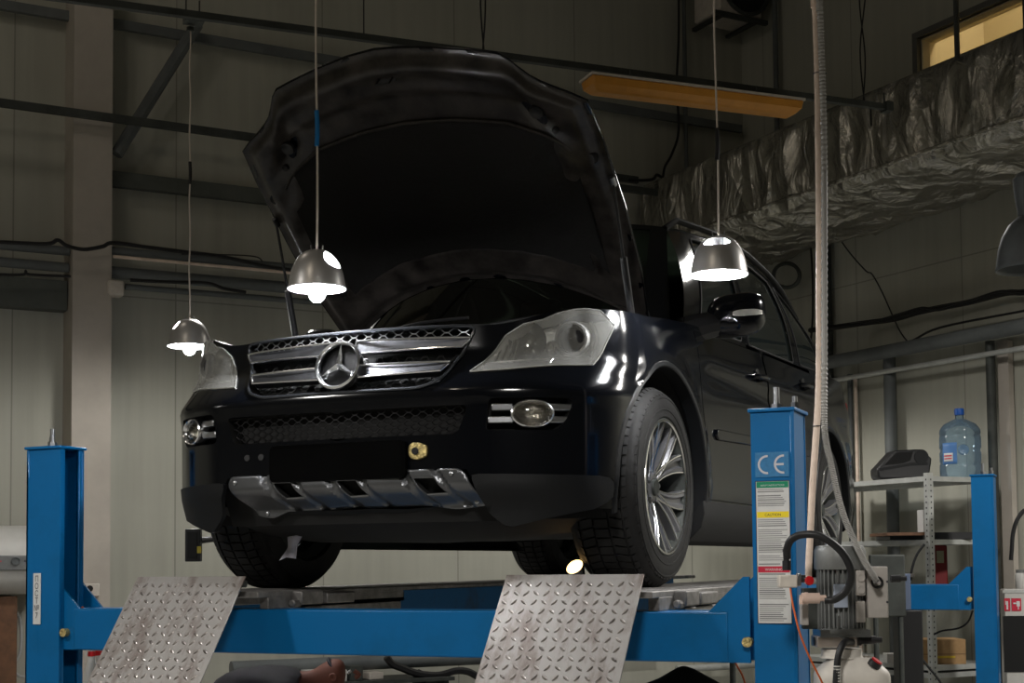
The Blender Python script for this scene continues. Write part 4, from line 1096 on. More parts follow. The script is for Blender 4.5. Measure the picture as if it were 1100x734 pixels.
# cowl panel
mb = MB(); mb.grid(lambda a, b: Vector((lerp(-.80, .80, a), lerp(1.24, 1.47-.29*(1-(2*a-1)**2)**.8, b)-.06*(1-(2*a-1)**2), cowlz-.005+.012*b)), 20, 3); mb.build('cowl_panel', blk, car)
for x0, x1 in ((-.62, -.05), (.08, .70)):
    p0, p1 = wsf(.5+x0/1.6, .03, .02), wsf(.5+x1/1.6, .10, .02)
    mb = MB(); mb.tube([p0, p0.lerp(p1, .5)+Vector((0, -.01, .02)), p1], .007, 6, 6); mb.build('wiper', blk, car)
# interior
ib = MB(); ib.box((0, 1.75, 1.02), (1.45, .45, .16)); ib.build('dashboard', blk, car, bevel=.05)
for s in (1, -1):
    m1 = MB(); m1.box((s*.38, 2.45, .85), (.5, .5, .16)).box((s*.38, 2.72, 1.15), (.46, .14, .55), Matrix.Rotation(-.2, 3, 'X')).box((s*.38, 2.82, 1.47), (.24, .09, .16)); m1.build('front_seat', blk, car, bevel=.04)
m1 = MB(); m1.box((0, 3.7, 1.12), (1.3, .14, .5), Matrix.Rotation(-.2, 3, 'X')).box((0, 3.45, .85), (1.3, .5, .14)); m1.build('rear_bench', blk, car, bevel=.04)
m1 = MB(); pts = [Vector((.38+.185*math.cos(t), 2.02+.07*math.sin(t), 1.10+.17*math.sin(t))) for t in [2*PI*k/28 for k in range(29)]]; m1.tube(pts, .014, 6); m1.tube([(.38, 1.9, 1.05), (.38, 2.02, 1.10)], .03, 8); m1.build('steering_wheel', blk, car)
m1 = MB(); m1.box((0, 2.02, 1.60), (.24, .03, .07)); m1.cyl((0, 2.0, 1.63), (0, 1.98, 1.68), .008); m1.build('rear_view_mirror', blk, car, bevel=.01)
# ---- door mirrors
for s in (1, -1):
    c = Vector((s*1.045, 1.62, 1.168))
    def mf(u_, v_, s=s, c=c):
        t = 2*PI*u_; w = lerp(-PI/2, PI/2, v_); ex = lambda a, k: math.copysign(abs(a)**k, a)
        y = .075*ex(math.sin(w), 1); r = ex(math.cos(w), .55)
        return c+Vector((s*.122*ex(math.cos(t), .62)*r, y+.035*math.cos(t)*r, .096*ex(math.sin(t), .7)*r+.018*math.cos(t)*r))
    # y axis poles: front dome, flattened rear
    mb = MB(); mb.grid(mf, 36, 16); mo = mb.build('door_mirror', paint, car, angle=60)
    mb = MB(); mb.tube([(s*.84, 1.50, 1.09), (s*.92, 1.55, 1.12), (s*1.0, 1.61, 1.14)], lambda t: .070-.018*t, 10, 5); mb.build('mirror_arm', blk, mo)
    mb = MB(); mb.prism([(1.50, 1.10), (1.78, 1.12), (1.66, 1.20)], lambda a, b: Vector((s*(.925-.15*(b-1.1)), a, b)), lambda a, b: Vector((s*(.86-.15*(b-1.1)), a, b))); mb.build('mirror_base', blk, mo, bevel=.01)
    # turn signal: strip on front face
    mb = MB()
    def ts(u_, v_):
        x = lerp(.005, .119, u_); zz = lerp(-.014, .014, v_)*(1-(2*u_-1)**4*.5)+.008*u_-.016
        yy = -.076*max(.0, 1-(abs(x)/.130)**3.2)**.5-.004+.035*x/.122
        return c+Vector((s*x, yy-.004, zz+.012))
    mb.grid(ts, 16, 4); tm_ = mb.build('mirror_signal', mat_once('signal_clear', (.55, .54, .50), .2, .3, bump=.5, bscale=60), mo)
    MB().cyl(c+Vector((0, .073, 0)), c+Vector((0, .078, 0)), .075, n=24).build('mirror_glass', chrome, mo)
# ---- bonnet
HP = Vector((0, 1.35, 1.125)); hd = Vector((0, -.749, .6626)).normalized(); hu = Vector((0, -.6626, -.749)).normalized()   # hu points to the underside
def hL0(x): return .30-.27*min(1, abs(x)/.72)**2
LFt = [(0, 1.448), (.12, 1.438), (.26, 1.412), (.40, 1.378), (.49, 1.352), (.53, 1.31), (.565, 1.25), (.61, 1.21), (.66, 1.175), (.72, 1.14), (.775, 1.10)]
def hLf(x): return interp(LFt, abs(x))
def hw(L): return interp([(0, .73), (.3, .775), (.6, .79), (.95, .788), (1.1, .775)], L)
def hfn(a, t, off=0):
    # a in -1..1 ; x grows with L
    x0 = a*.775; Lf = hLf(x0); L0 = hL0(x0); L = lerp(L0, Lf, t)
    x = a*hw(min(L, 1.1))+.012
    d = .02*abs(a)**3+.03*sstep(1.0, 1.45, L)-.012*(1-a*a)
    return HP+hd*L+Vector((x, 0, 0))+hu*(d+off)
mb = MB(); mb.grid(lambda a, b: hfn(2*a-1, b, 0), 48, 48)
bon = mb.build('bonnet', paint, car, angle=60, solid=.006); bon['label'] = 'open bonnet with dark underside'
def inner(a, t):
    e = min(1-abs(a), t*1.6, (1-t)*1.6)      # distance to the rim
    off = .004+.028*sstep(.02, .09, e)-.014*sstep(.24, .29, e)
    # front channel groove and dents
    for cx0, t0, rr_ in ((-.73, .83, .075), (.73, .83, .075)):
        d_ = math.hypot((a-cx0)*.76, (t-t0)*1.1); off -= .030*math.exp(-(d_/rr_)**2*1.2)
    off += .010*math.exp(-((t-.93)/.025)**2)*(abs(a) < .8)
    off += .004*noise.noise(Vector((a*9, t*14, 0)))
    return hfn(a*.992, lerp(.004, .994, t), off)
mb = MB(); mb.grid(lambda a, b: inner(2*a-1, b), 90, 110); inn = mb.build('inner_frame', paintr, bon, angle=45)
def padf(u_, v_):
    a = 2*u_-1; x0 = a*.64; Lp = interp([(0, 1.115), (.2, 1.10), (.42, 1.055), (.58, .965), (.64, .90)], abs(x0)); aa = x0/.775
    L0 = hL0(x0); t = lerp(.10, (Lp-L0)/(hLf(x0)-L0), v_)
    return hfn(aa, t, .026+.016*math.sin(PI*min(1, max(0, v_)))*.6+.006*abs(math.sin(a*7))*math.sin(PI*v_)) 
mb = MB(); mb.grid(padf, 40, 40); mb.build('insulation_pad', pad, bon, angle=60)
mb = MB(); pts = [padf(u_/30, 1)+hu*.002 for u_ in range(31)]; mb.tube(pts, .007, 6); mb.build('pad_edge', paintr, bon)
for s in (1, -1):
    for aa, tt, r_ in ((.72*s, .84, .030), (.78*s, .80, .014), (.92*s, .74, .026)):
        p = hfn(aa, tt, .016); MB().lathe([(r_, 0), (r_*.9, .012), (r_*.6, .008), (.001, .006)], p, hu, 18).build('rubber_stop', blk, bon)
    # hinge arm + gas strut
    mb = MB(); mb.tube([(s*.72, 1.42, 1.08), (s*.73, 1.33, 1.15), (s*.72, 1.22, 1.24)], .016, 6, 5); mb.build('bonnet_hinge', blk, car)
    lo = Vector((s*.79, .99, 1.03)); hi = hfn(s*.985, .66, .02) ; md_ = lo.lerp(hi, .50)
    mb = MB(); mb.cyl(lo, md_, .0145, n=12); st_ = mb.build('gas_strut', blk, car); MB().cyl(md_, hi, .006, n=10).build('strut_rod', blk, st_)
    MB().cyl(hi-hd*.02, hi+hd*.02, .012, n=10).build('strut_joint', satin if s > 0 else blk, st_)
p = hfn(0.02, .90, .030); mb = MB(); mb.box(p, (.08, .035, .012), Matrix((Vector((1, 0, 0)), hd, hu)).transposed()); mb.tube([p+hu*.0+Vector((-.03, 0, 0)), p+hu*.045+Vector((-.03, 0, 0)), p+hu*.045+Vector((.03, 0, 0)), p+Vector((.03, 0, 0))], .005, 6); mb.build('latch_striker', blk, bon)
# ---- wheels
R_T, R_R, WT = .3925, .262, .285
def make_wheel():
    # axis along +x outward face at x=+WT/2
    mb = MB(); n = 96
    prof = [(-.10, R_R-.01), (-.142, R_R+.012), (-.1425, .31), (-.139, .35), (-.126, .368), (-.110, .380), (0, .383), (.110, .380), (.126, .368), (.139, .35), (.1425, .31), (.142, R_R+.012), (.125, R_R-.004), (.10, R_R-.01)]
    mb.lathe([(r, h) for h, r in prof], (0, 0, 0), (1, 0, 0), n); tyre = mb
    tr_ = MB(); random.seed(2)
    # tread blocks: 4 bands separated by grooves
    for (x0, x1, nb, sh) in ((-.136, -.092, 62, .2), (-.082, -.034, 62, -.25), (-.026, .026, 62, .0), (.034, .082, 62, .25), (.092, .136, 62, -.2)):
        for k in range(nb):
            a0_ = 2*PI*(k+.10)/nb; a1_ = 2*PI*(k+.90)/nb; q_ = []
            for rr_off in (0, 1):
                for xx, sgn in ((x0, -1), (x1, 1)):
                    for an in (a0_, a1_):
                        base = interp([(0, R_T), (.110, .389), (.128, .378), (.139, .352)], abs(xx)); r = base-.011+rr_off*.0115; an2 = an+sh*.06*sgn
                        q_.append(Vector((xx, r*math.cos(an2), r*math.sin(an2))))
            tr_.add(q_, [(4, 5, 7, 6), (0, 1, 5, 4), (2, 3, 7, 6), (0, 2, 6, 4), (1, 3, 7, 5)])
    # side lettering ring ridges
    tyre.lathe([(.305, .1425), (.304, .1445), (.300, .1445), (.299, .1425)], (0, 0, 0), (1, 0, 0), n)
    tyre.lathe([(.352, .1375), (.352, .1405), (.346, .1415), (.345, .1395)], (0, 0, 0), (1, 0, 0), n)
    # rim: barrel + lip
    barrel = MB(); barrel.lathe([(R_R+.002, .135), (R_R+.006, .139), (R_R-.002, .1405), (R_R-.010, .134), (R_R-.018, .11), (R_R-.026, .05), (R_R-.03, -.09), (R_R, -.13)], (0, 0, 0), (1, 0, 0), 72)
    barrel.lathe([(R_R-.03, -.02), (.10, -.03), (.001, -.03)], (0, 0, 0), (1, 0, 0), 48)
    lip = MB(); lip.lathe([(R_R+.003, .1385), (R_R+.002, .1415), (R_R-.005, .1425), (R_R-.009, .138)], (0, 0, 0), (1, 0, 0), 96)
    disc = MB(); disc.lathe([(.175, -.01), (.175, .012), (.07, .012), (.001, .012)], (0, 0, 0), (1, 0, 0), 48)
    sp1 = MB(); edges = MB()
    def P3(r, an, x): return Vector((x, r*math.sin(an), r*math.cos(an)))
    for k in range(5):
        base = k*2*PI/5
        for sd_ in (-1, 1):
            # each of five arms splits in two legs; each leg carries two thin ridges
            def cl(t):
                r = lerp(.045, R_R-.010, t); an = base+sd_*lerp(.06, .33, t**1.1)*1.0; return r, an
            def xw(t): return interp([(0, .075), (.15, .085), (.6, .112), (1, .131)], t)
            w0 = lambda t: interp([(0, .020), (.3, .024), (1, .042)], t)
            L = 14; vs = []
            for i in range(L+1):
                t = i/L; r, an = cl(t); w_ = w0(t)/max(r, .04)
                for da, dx in ((-w_, -.045), (-w_, 0), (-w_*.45, .002), (-w_*.25, -.010), (w_*.25, -.010), (w_*.45, .002), (w_, 0), (w_, -.045)):
                    vs.append(P3(r, an+da, xw(t)+dx))
            sp1.add(vs, [(8*i+j, 8*i+(j+1), 8*(i+1)+(j+1), 8*(i+1)+j) for i in range(L) for j in range(7)])
            for e_ in (-.9, .9):
                pts = [];
                for i in range(L+1):
                    t = i/L; r, an = cl(t); pts.append(P3(r, an+e_*w0(t)/max(r, .04), xw(t)+.0015))
                edges.tube(pts, .003, 5)
    sp1.lathe([(.062, .05), (.062, .080), (.05, .088), (.001, .088)], (0, 0, 0), (1, 0, 0), 40)
    for k in range(5):
        an = k*2*PI/5+PI/5; sp1.cyl(P3(.056, an, .075), P3(.056, an, .092), .009, n=6)
    cap = MB(); cap.lathe([(.034, .088), (.034, .097), (.030, .100), (.001, .100)], (0, 0, 0), (1, 0, 0), 32)
    return tyre, tr_, barrel, lip, disc, sp1, edges, cap
WM = None
def wheel(x, y, s, label):
    global WM
    holder = None
    if WM is None:
        t, tb_, ba, li, di, s1, ed, ca = make_wheel()
        base = t.build('wheel', rubber, car, angle=40)
        subs = [tb_.build('tyre_tread', rubber, base, smooth=False), ba.build('rim_barrel', dsteel, base), li.build('rim_lip', rimp, base), di.build('brake_disc', dsteel, base), s1.build('rim_spokes', rimm, base, angle=30), ed.build('polished_edges', rimp, base), ca.build('hub_cap', dsteel, base)]
        WM = (base, subs); o = base
    else:
        base, subs = WM; o = base.copy(); COL.objects.link(o); o.parent = car
        for sb in subs: c = sb.copy(); COL.objects.link(c); c.parent = o
    o.location = (x, y, R_T-.002); o.rotation_euler = (0.35*(x > 0)+.1*y, 0, 0 if s > 0 else PI); o['label'] = label
    return o
wheel(.815, .88, 1, 'front wheel with split-spoke rim'); wheel(-.815, .88, -1, 'front wheel seen from its tread'); wheel(.815, 3.955, 1, 'rear wheel with split-spoke rim'); wheel(-.815, 3.955, -1, 'rear wheel far side')
# ================================================================== HANGING LAMPS
def lamp(px, py_rim, D, label, hole, ztop, drop=.02, tilt=(0, 0), knot=None, tape=False, bulb_r=.03, R=.1035):
    c = atD(px, py_rim, D); root = thing('pendant_lamp', label, 'lamp', c)
    prof = [(R+.001, -.001), (R, .006), (R*.966, .03), (R*.908, .058), (R*.792, .090), (R*.618, .116), (R*.39, .134), (.018, .140), (.012, .141)]
    n = 72; vs = []; P = crom([Vector((r, h, 0)) for r, h in prof], 4); m = len(P)
    for p in P:
        for i in range(n): t = 2*PI*i/n; vs.append((p.x*math.cos(t), p.x*math.sin(t), p.y))
    camang = math.atan2(-c.y, -c.x)
    fs = []
    ha, h0, wa, wh = hole   # angle relative to the camera-facing direction, height, half angular width, half height
    cnt = 0
    keepf = []
    for j in range(m-1):
        for i in range(n):
            t = 2*PI*(i+.5)/n; h = (P[j].y+P[j+1].y)/2
            da = (t-camang-ha+PI) % (2*PI)-PI
            if (da/wa)**2+((h-h0)/wh)**2 < 1: continue
            keepf.append((j*n+i, j*n+(i+1) % n, (j+1)*n+(i+1) % n, (j+1)*n+i))
    # snap hole edge
    used = {}
    for f in keepf:
        for k in range(4): e = tuple(sorted((f[k], f[(k+1) % 4]))); used[e] = used.get(e, 0)+1
    bd = {v for e, q_ in used.items() if q_ == 1 for v in e}
    def surf(t, h):
        r = interp([(q_.y, q_.x) for q_ in P], h); return (r*math.cos(t), r*math.sin(t), h)
    for v in bd:
        j, i = divmod(v, n); t = 2*PI*i/n; h = P[j].y; da = (t-camang-ha+PI) % (2*PI)-PI; q_ = math.hypot(da/wa, (h-h0)/wh)
        if 0 < j < m-1 and .6 < q_ < 1.6: vs[v] = surf(camang+ha+da/q_, h0+(h-h0)/q_)
    mb = MB(); mb.add(vs, keepf); sh = mb.build('shade', shadeg, root, angle=60)
    mb = MB(); k_ = .975
    mb.add([(x*k_, y*k_, z*.985-.0005) for x, y, z in vs], keepf); mb.build('enamel_lining', shadein, sh, angle=60)
    MB().lathe([(R-.002, -.002), (R+.002, -.003), (R+.003, .001), (R, .003), (R-.002, -.002)], n=72).build('rim', shadein, sh)
    MB().lathe([(.019, .140), (.021, .10), (.021, .055), (.016, .05), (.001, .05)], n=24).build('bulb_holder', blk, root)
    MB().lathe([(.001, -drop-bulb_r), (bulb_r*.5, -drop-bulb_r*.87), (bulb_r*.87, -drop-bulb_r*.5), (bulb_r, -drop), (bulb_r*.9, -drop+bulb_r*.5), (bulb_r*.5, -drop+bulb_r*1.3), (.015, .052), (.001, .053)], n=28).build('bulb', bulbm, root)
    for a in (0, PI):
        MB().tube([(.02*math.cos(a+camang+1.57), .02*math.sin(a+camang+1.57), .138), (.022*math.cos(a+camang+1.57), .022*math.sin(a+camang+1.57), .158)], .0022, 6).build('mount_screw', satin, root)
    Lz = ztop-c.z; pts = []
    for k in range(26):
        z = .14+(Lz-.14)*k/25; wv = .0025*math.sin(k*1.1)*(0 < k < 25)
        pts.append((wv, wv*.4, z))
    MB().tube(pts, .0042, 6, 3).build('cord', cord, root)
    if tape:
        MB().tube([(.0, 0, tape[0]), (.003, 0, (tape[0]+tape[1])/2), (.0, 0, tape[1])], .0085, 8, 3).build('cord_tape', tape[2], root)
    MB().cyl((0, 0, Lz-.02), (0, 0, Lz), .02, n=12).build('ceiling_hook', dsteel, root)
    return root
z_tray = 4.55
cA = atD(204, 370, 7.5)
def tz(px, y, D): return atD(px, y, D).z
LA = lamp(203.5, 372, 7.5, 'leftmost pendant lamp, hanging over the left headlight of the car', (-1.12, .106, .30, .024), z_tray-.02, .018, tape=(tz(204, 196, 7.5)-cA.z, tz(204, 172, 7.5)-cA.z, bhose), R=.109)
LB_ = lamp(340.5, 310, 5.22, 'pendant lamp glowing in front of the raised bonnet', (.92, .100, .60, .034), ZC, .022, tape=(tz(338, 157, 5.22)-atD(340, 310, 5.22).z, tz(338, 119, 5.22)-atD(340, 310, 5.22).z, bluet))
LC = lamp(772.5, 295, 5.25, 'pendant lamp glowing in front of the door mirror', (-.12, .112, .80, .019), ZC, -.012, tape=(tz(770, 172, 5.25)-atD(772, 295, 5.25).z, tz(770, 138, 5.25)-atD(772, 295, 5.25).z, bhose), bulb_r=.028)
# big unlit lamp at right edge
c = atD(1108, 290, 6.0); root = thing('bell_lamp', 'large unlit grey bell lamp at the right edge of the picture', 'lamp', c)
k = 6.0/1560
MB().lathe([(37*k, 0), (36.5*k, 4*k), (34*k, 22*k), (30*k, 36*k), (22*k, 50*k), (12.5*k, 58*k)], n=56).build('shade', pipeg, root, solid=.003)
MB().lathe([(12.5*k, 57*k), (13*k, 66*k), (15*k, 78*k), (17*k, 100*k), (12*k, 106*k), (.001, 107*k)], n=32).build('lamp_housing', pipeg, root)
MB().tube([(0, 0, 105*k), (0, 0, ZC-c.z)], .006, 8).build('cord', bhose, root)
# ================================================================== HYDRAULIC POWER UNIT
RC = Matrix((rt0, Vector((-math.sin(TH), math.cos(TH), 0)), Vector((0, 0, 1)))).transposed()
FH = Vector((-math.sin(TH), math.cos(TH), 0))
DP = 4.72
pu = thing('hydraulic_power_unit', 'grey electric pump unit with white oil tank beside the stickered lift post', 'pump', atD(902, 734, DP)); O_ = pu.location.copy()
def L(px, py, D=DP): return atD(px, py, D)-O_
mx_ = L(902, 600).x; my_ = L(902, 600).y; kp = DP/1560
def zz(py): return L(902, py).z
mb = MB(); mb.lathe([(.081, zz(612)), (.083, zz(610)), (.083, zz(592)), (.076, zz(587)), (.06, zz(586)), (.001, zz(586))], (mx_, my_, 0), n=40); mb.build('fan_cover', greyp, pu)
mb = MB(); mb.lathe([(.060, zz(680)), (.060, zz(611))], (mx_, my_, 0), n=32)
for k2 in range(30):
    a = 2*PI*k2/30; d_ = Vector((math.cos(a), math.sin(a), 0)); Rz = rotz(a)
    mb.box(Vector((mx_, my_, (zz(612)+zz(678))/2))+d_*.066, (.02, .0045, zz(612)-zz(678)), Rz)
mb.build('motor_body', greyp, pu, smooth=False)
mb = MB(); mb.lathe([(.001, zz(684)), (.05, zz(684)), (.078, zz(680)), (.078, zz(675)), (.062, zz(673))], (mx_, my_, 0), n=32); mb.lathe([(.001, zz(687)), (.03, zz(687)), (.035, zz(683))], (mx_-FH.x*.02, my_-FH.y*.02, 0), n=20); mb.build('motor_flange', greyp, pu)
def fb(name, x0, x1, y0, y1, D, dep, m, bev=.003, parent=pu, lab=None):
    """box facing the lens: px extents at depth D, extends dep behind"""
    a = L(x0, y0, D); b_ = L(x1, y1, D); w_ = (b_-a).dot(rt0); h_ = a.z-b_.z; c_ = (a+b_)/2+FH*dep/2
    o = MB().box(c_, (abs(w_), dep, abs(h_)), RC).build(name, m, parent, bevel=bev)
    if lab: o['label'] = lab
    return o
fb('rating_plate', 896, 911, 628, 653, DP-.082, .012, mat('plate_bluegrey', (.32, .36, .44), .4), .001)
mb = MB()
for yy in (613, 662):
    p = L(900, yy, DP-.075); mb.cyl(p, p+Vector((0, 0, -.04)), .005, n=8)
mb.build('clamp_bolt', satin, pu)
fb('terminal_cover', 919.5, 930, 613, 640, DP-.075, .05, boxg); fb('terminal_lower', 919.5, 930, 646, 669, DP-.07, .05, boxg)
for yy in (621, 634):
    p = L(925, yy, DP-.077); MB().lathe([(.0125, -.001), (.0125, .003), (.0105, .003), (.0105, .0005), (.001, .0005)], p, -FH, 20).build('cable_gland', boxg, pu)
cbx = fb('control_box', 931, 955, 609, 664, DP-.06, .12, boxg, .004); cbx['label'] = 'cream control box beside the motor'
for yy in (625, 647): p = L(953, yy, DP-.062); MB().cyl(p, p-FH*.002, .0035, n=10).build('box_screw', ink, cbx)
MB().lathe([(.019, -.004), (.020, .006), (.016, .008), (.012, .002)], L(942, 626, DP-.062), -FH, 20).build('conduit_grommet', bhose, cbx)
p = L(957, 622, DP-.0); MB().cyl(p, p+rt0*.03, .012, n=14).cyl(p+rt0*.03, p+rt0*.05, .008, n=10).build('cable_gland', bhose, cbx)
mb = MB(); mb.box(Vector((mx_, my_, (zz(676)+zz(684))/2)), (.16, .12, abs(zz(676)-zz(684))), RC); mb.build('adapter_plate', satin, pu)
fb('manifold_block', 878, 921, 684, 695.5, DP-.05, .10, mat('manifold_metal', (.42, .36, .31), .4, .5, var=.15, vscale=12), .003)
p = L(922, 688, DP-.02); MB().cyl(p, p+rt0*.055, .013, n=16).cyl(p+rt0*.055, p+rt0*.075, .010, n=16).cyl(p-rt0*.002, p+rt0*.008, .018, n=16).build('solenoid', blk, pu)
p = L(878, 689, DP-.01); MB().cyl(p, p-rt0*.012, .014, n=16).build('side_plug', blk, pu)
# tank
tk = MB(); z0_, z1_ = zz(790), zz(705.5)
def tkf(u_, v_):
    a = 2*PI*u_; ex = lambda c_, k3: math.copysign(abs(c_)**k3, c_)
    z = lerp(z0_, z1_, v_); sh_ = 1-.42*sstep(.72, 1.02, v_)**1.5
    sh_ *= 1-.15*sstep(.12, 0, v_)
    return Vector((mx_+.030, my_, z))+rt0*(.116*ex(math.cos(a), .45)*sh_)+FH*(.085*ex(math.sin(a), .45)*sh_)
tk.grid(tkf, 48, 40); tk.lathe([(.070, z1_-.004), (.065, zz(705)), (.064, zz(697)), (.001, zz(697))], (mx_, my_, 0), n=36)
tkn = tk.build('oil_tank', tank, pu, angle=60); tkn['label'] = 'white translucent oil tank'
p = L(940, 713, DP-.075); ax_ = (rt0*.55+Vector((0, 0, .8))-FH*.25).normalized()
MB().cyl(p-ax_*.012, p+ax_*.008, .021, n=24).build('filler_cap', blk, tkn); MB().cyl(p+ax_*.008, p+ax_*.013, .018, n=24).build('cap_insert', red, tkn)
MB().tube([L(915, 690, DP-.05), L(908, 690, DP-.11), L(903, 697, DP-.13), L(899.5, 712, DP-.135), L(898, 745, DP-.135), L(900, 790, DP-.11)], .011, 12, 6).build('suction_hose', bhose, pu)
mb = MB()
for k2 in range(6): p = L(899.3-.1*k2, 716+3.2*k2, DP-.135); mb.cyl(p+Vector((0, 0, -.0022)), p+Vector((0, 0, .0022)), .0125, n=14)
mb.build('hose_marking', white, pu)
# bracket to post + valve group
fb('mount_bracket', 862, 882, 632, 676, DP+.0, .03, dsteel, .003)
fb('valve_body', 837, 857, 618, 631.5, 4.46, .04, offw, .004, lab='small cream valve block'); fb('valve_top', 857, 861, 616, 630, 4.47, .03, satin, .002)
p = L(845, 613, 4.48); MB().cyl(p, p+Vector((0, 0, .030)), .013, n=16).cyl(p+Vector((0, 0, .030)), p+Vector((0, 0, .06)), .0095, n=14).cyl(p+Vector((0, 0, .058)), p+Vector((0, 0, .066)), .0115, n=12).build('hose_fitting', blk, pu)
MB().tube([L(845.5, 600, 4.48), L(845.5, 590, 4.47), L(850, 580, 4.45), L(862, 574.5, 4.43), L(880, 576, 4.42), L(899, 588, 4.42), L(911, 604, 4.43), L(914.5, 620, 4.45), L(909, 635, 4.47), L(897, 644, 4.49), L(886, 645, 4.50)], .0118, 14, 8).build('return_hose', bhose, pu)
p = L(861, 643, 4.5); MB().cyl(p, p+rt0*.055, .0165, n=18).cyl(p+rt0*.010, p+rt0*.02, .0185, n=18).cyl(p+rt0*.055, p+rt0*.075, .010, n=6).cyl(p+rt0*.0-Vector((0, 0, .018)), p+rt0*.0+Vector((0, 0, .01)), .008, n=12).build('pipe_tee', mat('tee_plastic', (.62, .46, .38), .5), pu)
p = L(868, 624, 4.47); MB().lathe([(.004, -.01), (.006, 0), (.012, .002), (.015, .008), (.013, .014), (.001, .016)], p, (rt0*.3-FH).normalized(), 20).build('red_knob', red, pu)
p = L(864, 624, 4.48); MB().cyl(p, p+rt0*.012, .009, n=14).build('knob_stem', chrome, pu)
p = L(858, 622, 4.5); MB().cyl(p, p+rt0*.02, .012, n=14).build('black_coupling', blk, pu)
fb('riser_base', 861, 869, 644, 672, 4.56, .04, boxg, .003)
wire('orange_cable', [atD(849, 631, 4.47), atD(850, 640, 4.46), atD(853, 656, 4.44), atD(859, 680, 4.42), atD(869, 705, 4.42), atD(886, 740, 4.44), atD(898, 775, 4.5)], .0032, orange, 'thin orange cable hanging from the valve block across the right lift post', 'cable')
wire('orange_cable', [atD(788, 708, 5.0), atD(792, 716, 5.02), atD(799, 730, 5.02), atD(806, 760, 5.0)], .0035, orange, 'thin orange cable dropping below the front crossbeam', 'cable')
# beige pole and corrugated conduit
pd = 4.62
pole = [atD(x, y, pd) for x, y in ((868.5, 622), (869, 600), (870.5, 570), (873, 520), (876.5, 470), (879, 430), (880, 380), (880, 250), (879, 150), (878, 80), (875.5, 0), (871, -120))]
pole.append(Vector((pole[-1].x, pole[-1].y, ZC)))
tag(MB().tube(pole, .0108, 14, 5).build('beige_pipe', beige), 'tall beige plastic pipe rising from the pump past the top of the picture', 'pipe')
cd = [atD(x, y, pd-.02) for x, y in ((942, 626), (938, 618), (928, 602), (917, 580), (907, 556), (899, 528), (893, 500), (888, 478), (885.5, 455), (885.5, 400), (885.5, 300), (885.5, 200), (884.5, 120), (882.5, 60), (880.5, 0), (877, -120))]
cd.append(Vector((cd[-1].x, cd[-1].y, ZC)))
P_ = crom(cd, 30)
tag(MB().tube(P_, .0112, 10, 0, ring=lambda i: 1.0 if i % 2 else .74).build('corrugated_conduit', flexm), 'grey corrugated conduit strapped to the beige pipe and curving into the control box', 'conduit')
for yy, xx in ((79, 880.5), (458, 880)):
    p = atD(xx, yy, pd); mb = MB(); pts = [p+rt0*(.021*math.cos(t))-FH*(.015*math.sin(t)) for t in [2*PI*k2/20 for k2 in range(21)]]; mb.tube(pts, .0016, 5)
    tag(mb.build('cable_tie', ink), 'black cable tie round beige pipe and conduit '+('high above the duct' if yy < 100 else 'beside the top of the right lift post'), 'tie')
# ================================================================== SHELVING
DRk = 10.2
rc = atD(997, 512, DRk); rk = thing('metal_shelf', 'grey perforated metal shelving behind the rear lift post', 'shelf', (rc.x, rc.y, 0))
RL = 1.5; RW = .64
def rz(py): return atD(997, py, DRk).z
zt3, z2s, z3s = rz(511), rz(580), rz(716)
for aa in (0, RL):
    for bb in (0, RW):
        mb = MB(); p = U*aa+N_*bb; sa = 1 if aa == 0 else -1; sb = 1 if bb == 0 else -1
        mb.box(p+U*sa*.022+Vector((0, 0, (zt3+.02)/2)), (.044, .003, zt3+.02), RU); mb.box(p+N_*sb*.022+Vector((0, 0, (zt3+.02)/2)), (.003, .044, zt3+.02), RU)
        lg_ = mb.build('upright', steel, rk, smooth=False)
        mb = MB()
        z = .1
        while z < zt3:
            mb.box(p+U*sa*.022-N_*sb*.0022+Vector((0, 0, z)), (.009, .001, .012), RU); mb.box(p+N_*sb*.022-U*sa*.0022+Vector((0, 0, z)), (.001, .009, .012), RU); z += .04
        if aa == 0 and bb == 0: h_ = mb.build('punched_holes', ink, lg_, smooth=False); h_['kind'] = 'stuff'
for zs in (zt3-.005, z2s, z3s, .9, .35):
    mb = MB(); mb.box(U*RL/2+N_*RW/2+Vector((0, 0, zs)), (RL-.006, RW-.006, .003), RU)
    for aa in (0.003, RL-.003): mb.box(U*aa+N_*RW/2+Vector((0, 0, zs-.017)), (.002, RW-.01, .034), RU)
    for bb in (0.003, RW-.003): mb.box(U*RL/2+N_*bb+Vector((0, 0, zs-.017)), (RL-.01, .002, .034), RU)
    mb.build('shelf_panel', steel, rk, smooth=False)
# water bottle
bu = 7.70; bn = 7.93; bp_ = U*bu+N_*bn; zb0 = zt3+.0
kb = (bp_.dot(FH))/1560
bt = thing('water_bottle', 'large pale blue water bottle with blue cap on top of the metal shelving', 'bottle', (bp_.x, bp_.y, zb0))
Hh = lambda y: (507-y)*kb
prof = [(.001, 0), (20*kb, 0), (21.5*kb, 2*kb), (21.8*kb, Hh(498)), (21.8*kb, Hh(493)), (20.8*kb, Hh(491.5)), (21.6*kb, Hh(489)), (21.8*kb, Hh(480)), (20.8*kb, Hh(478.5)), (20.8*kb, Hh(476)), (21.8*kb, Hh(474.5)), (21.6*kb, Hh(463)), (20.8*kb, Hh(461)), (21.6*kb, Hh(459)), (21.2*kb, Hh(455)), (17*kb, Hh(449)), (9*kb, Hh(445)), (4.6*kb, Hh(443)), (4.2*kb, Hh(438))]
MB().lathe(prof, n=48).build('bottle_body', bottlem, bt, angle=40)
MB().lathe([(5.0*kb, Hh(439)), (5.2*kb, Hh(434)), (4.6*kb, Hh(432)), (.001, Hh(431.5))], n=28).build('cap', mat('cap_blue', (.01, .10, .45), .4), bt)
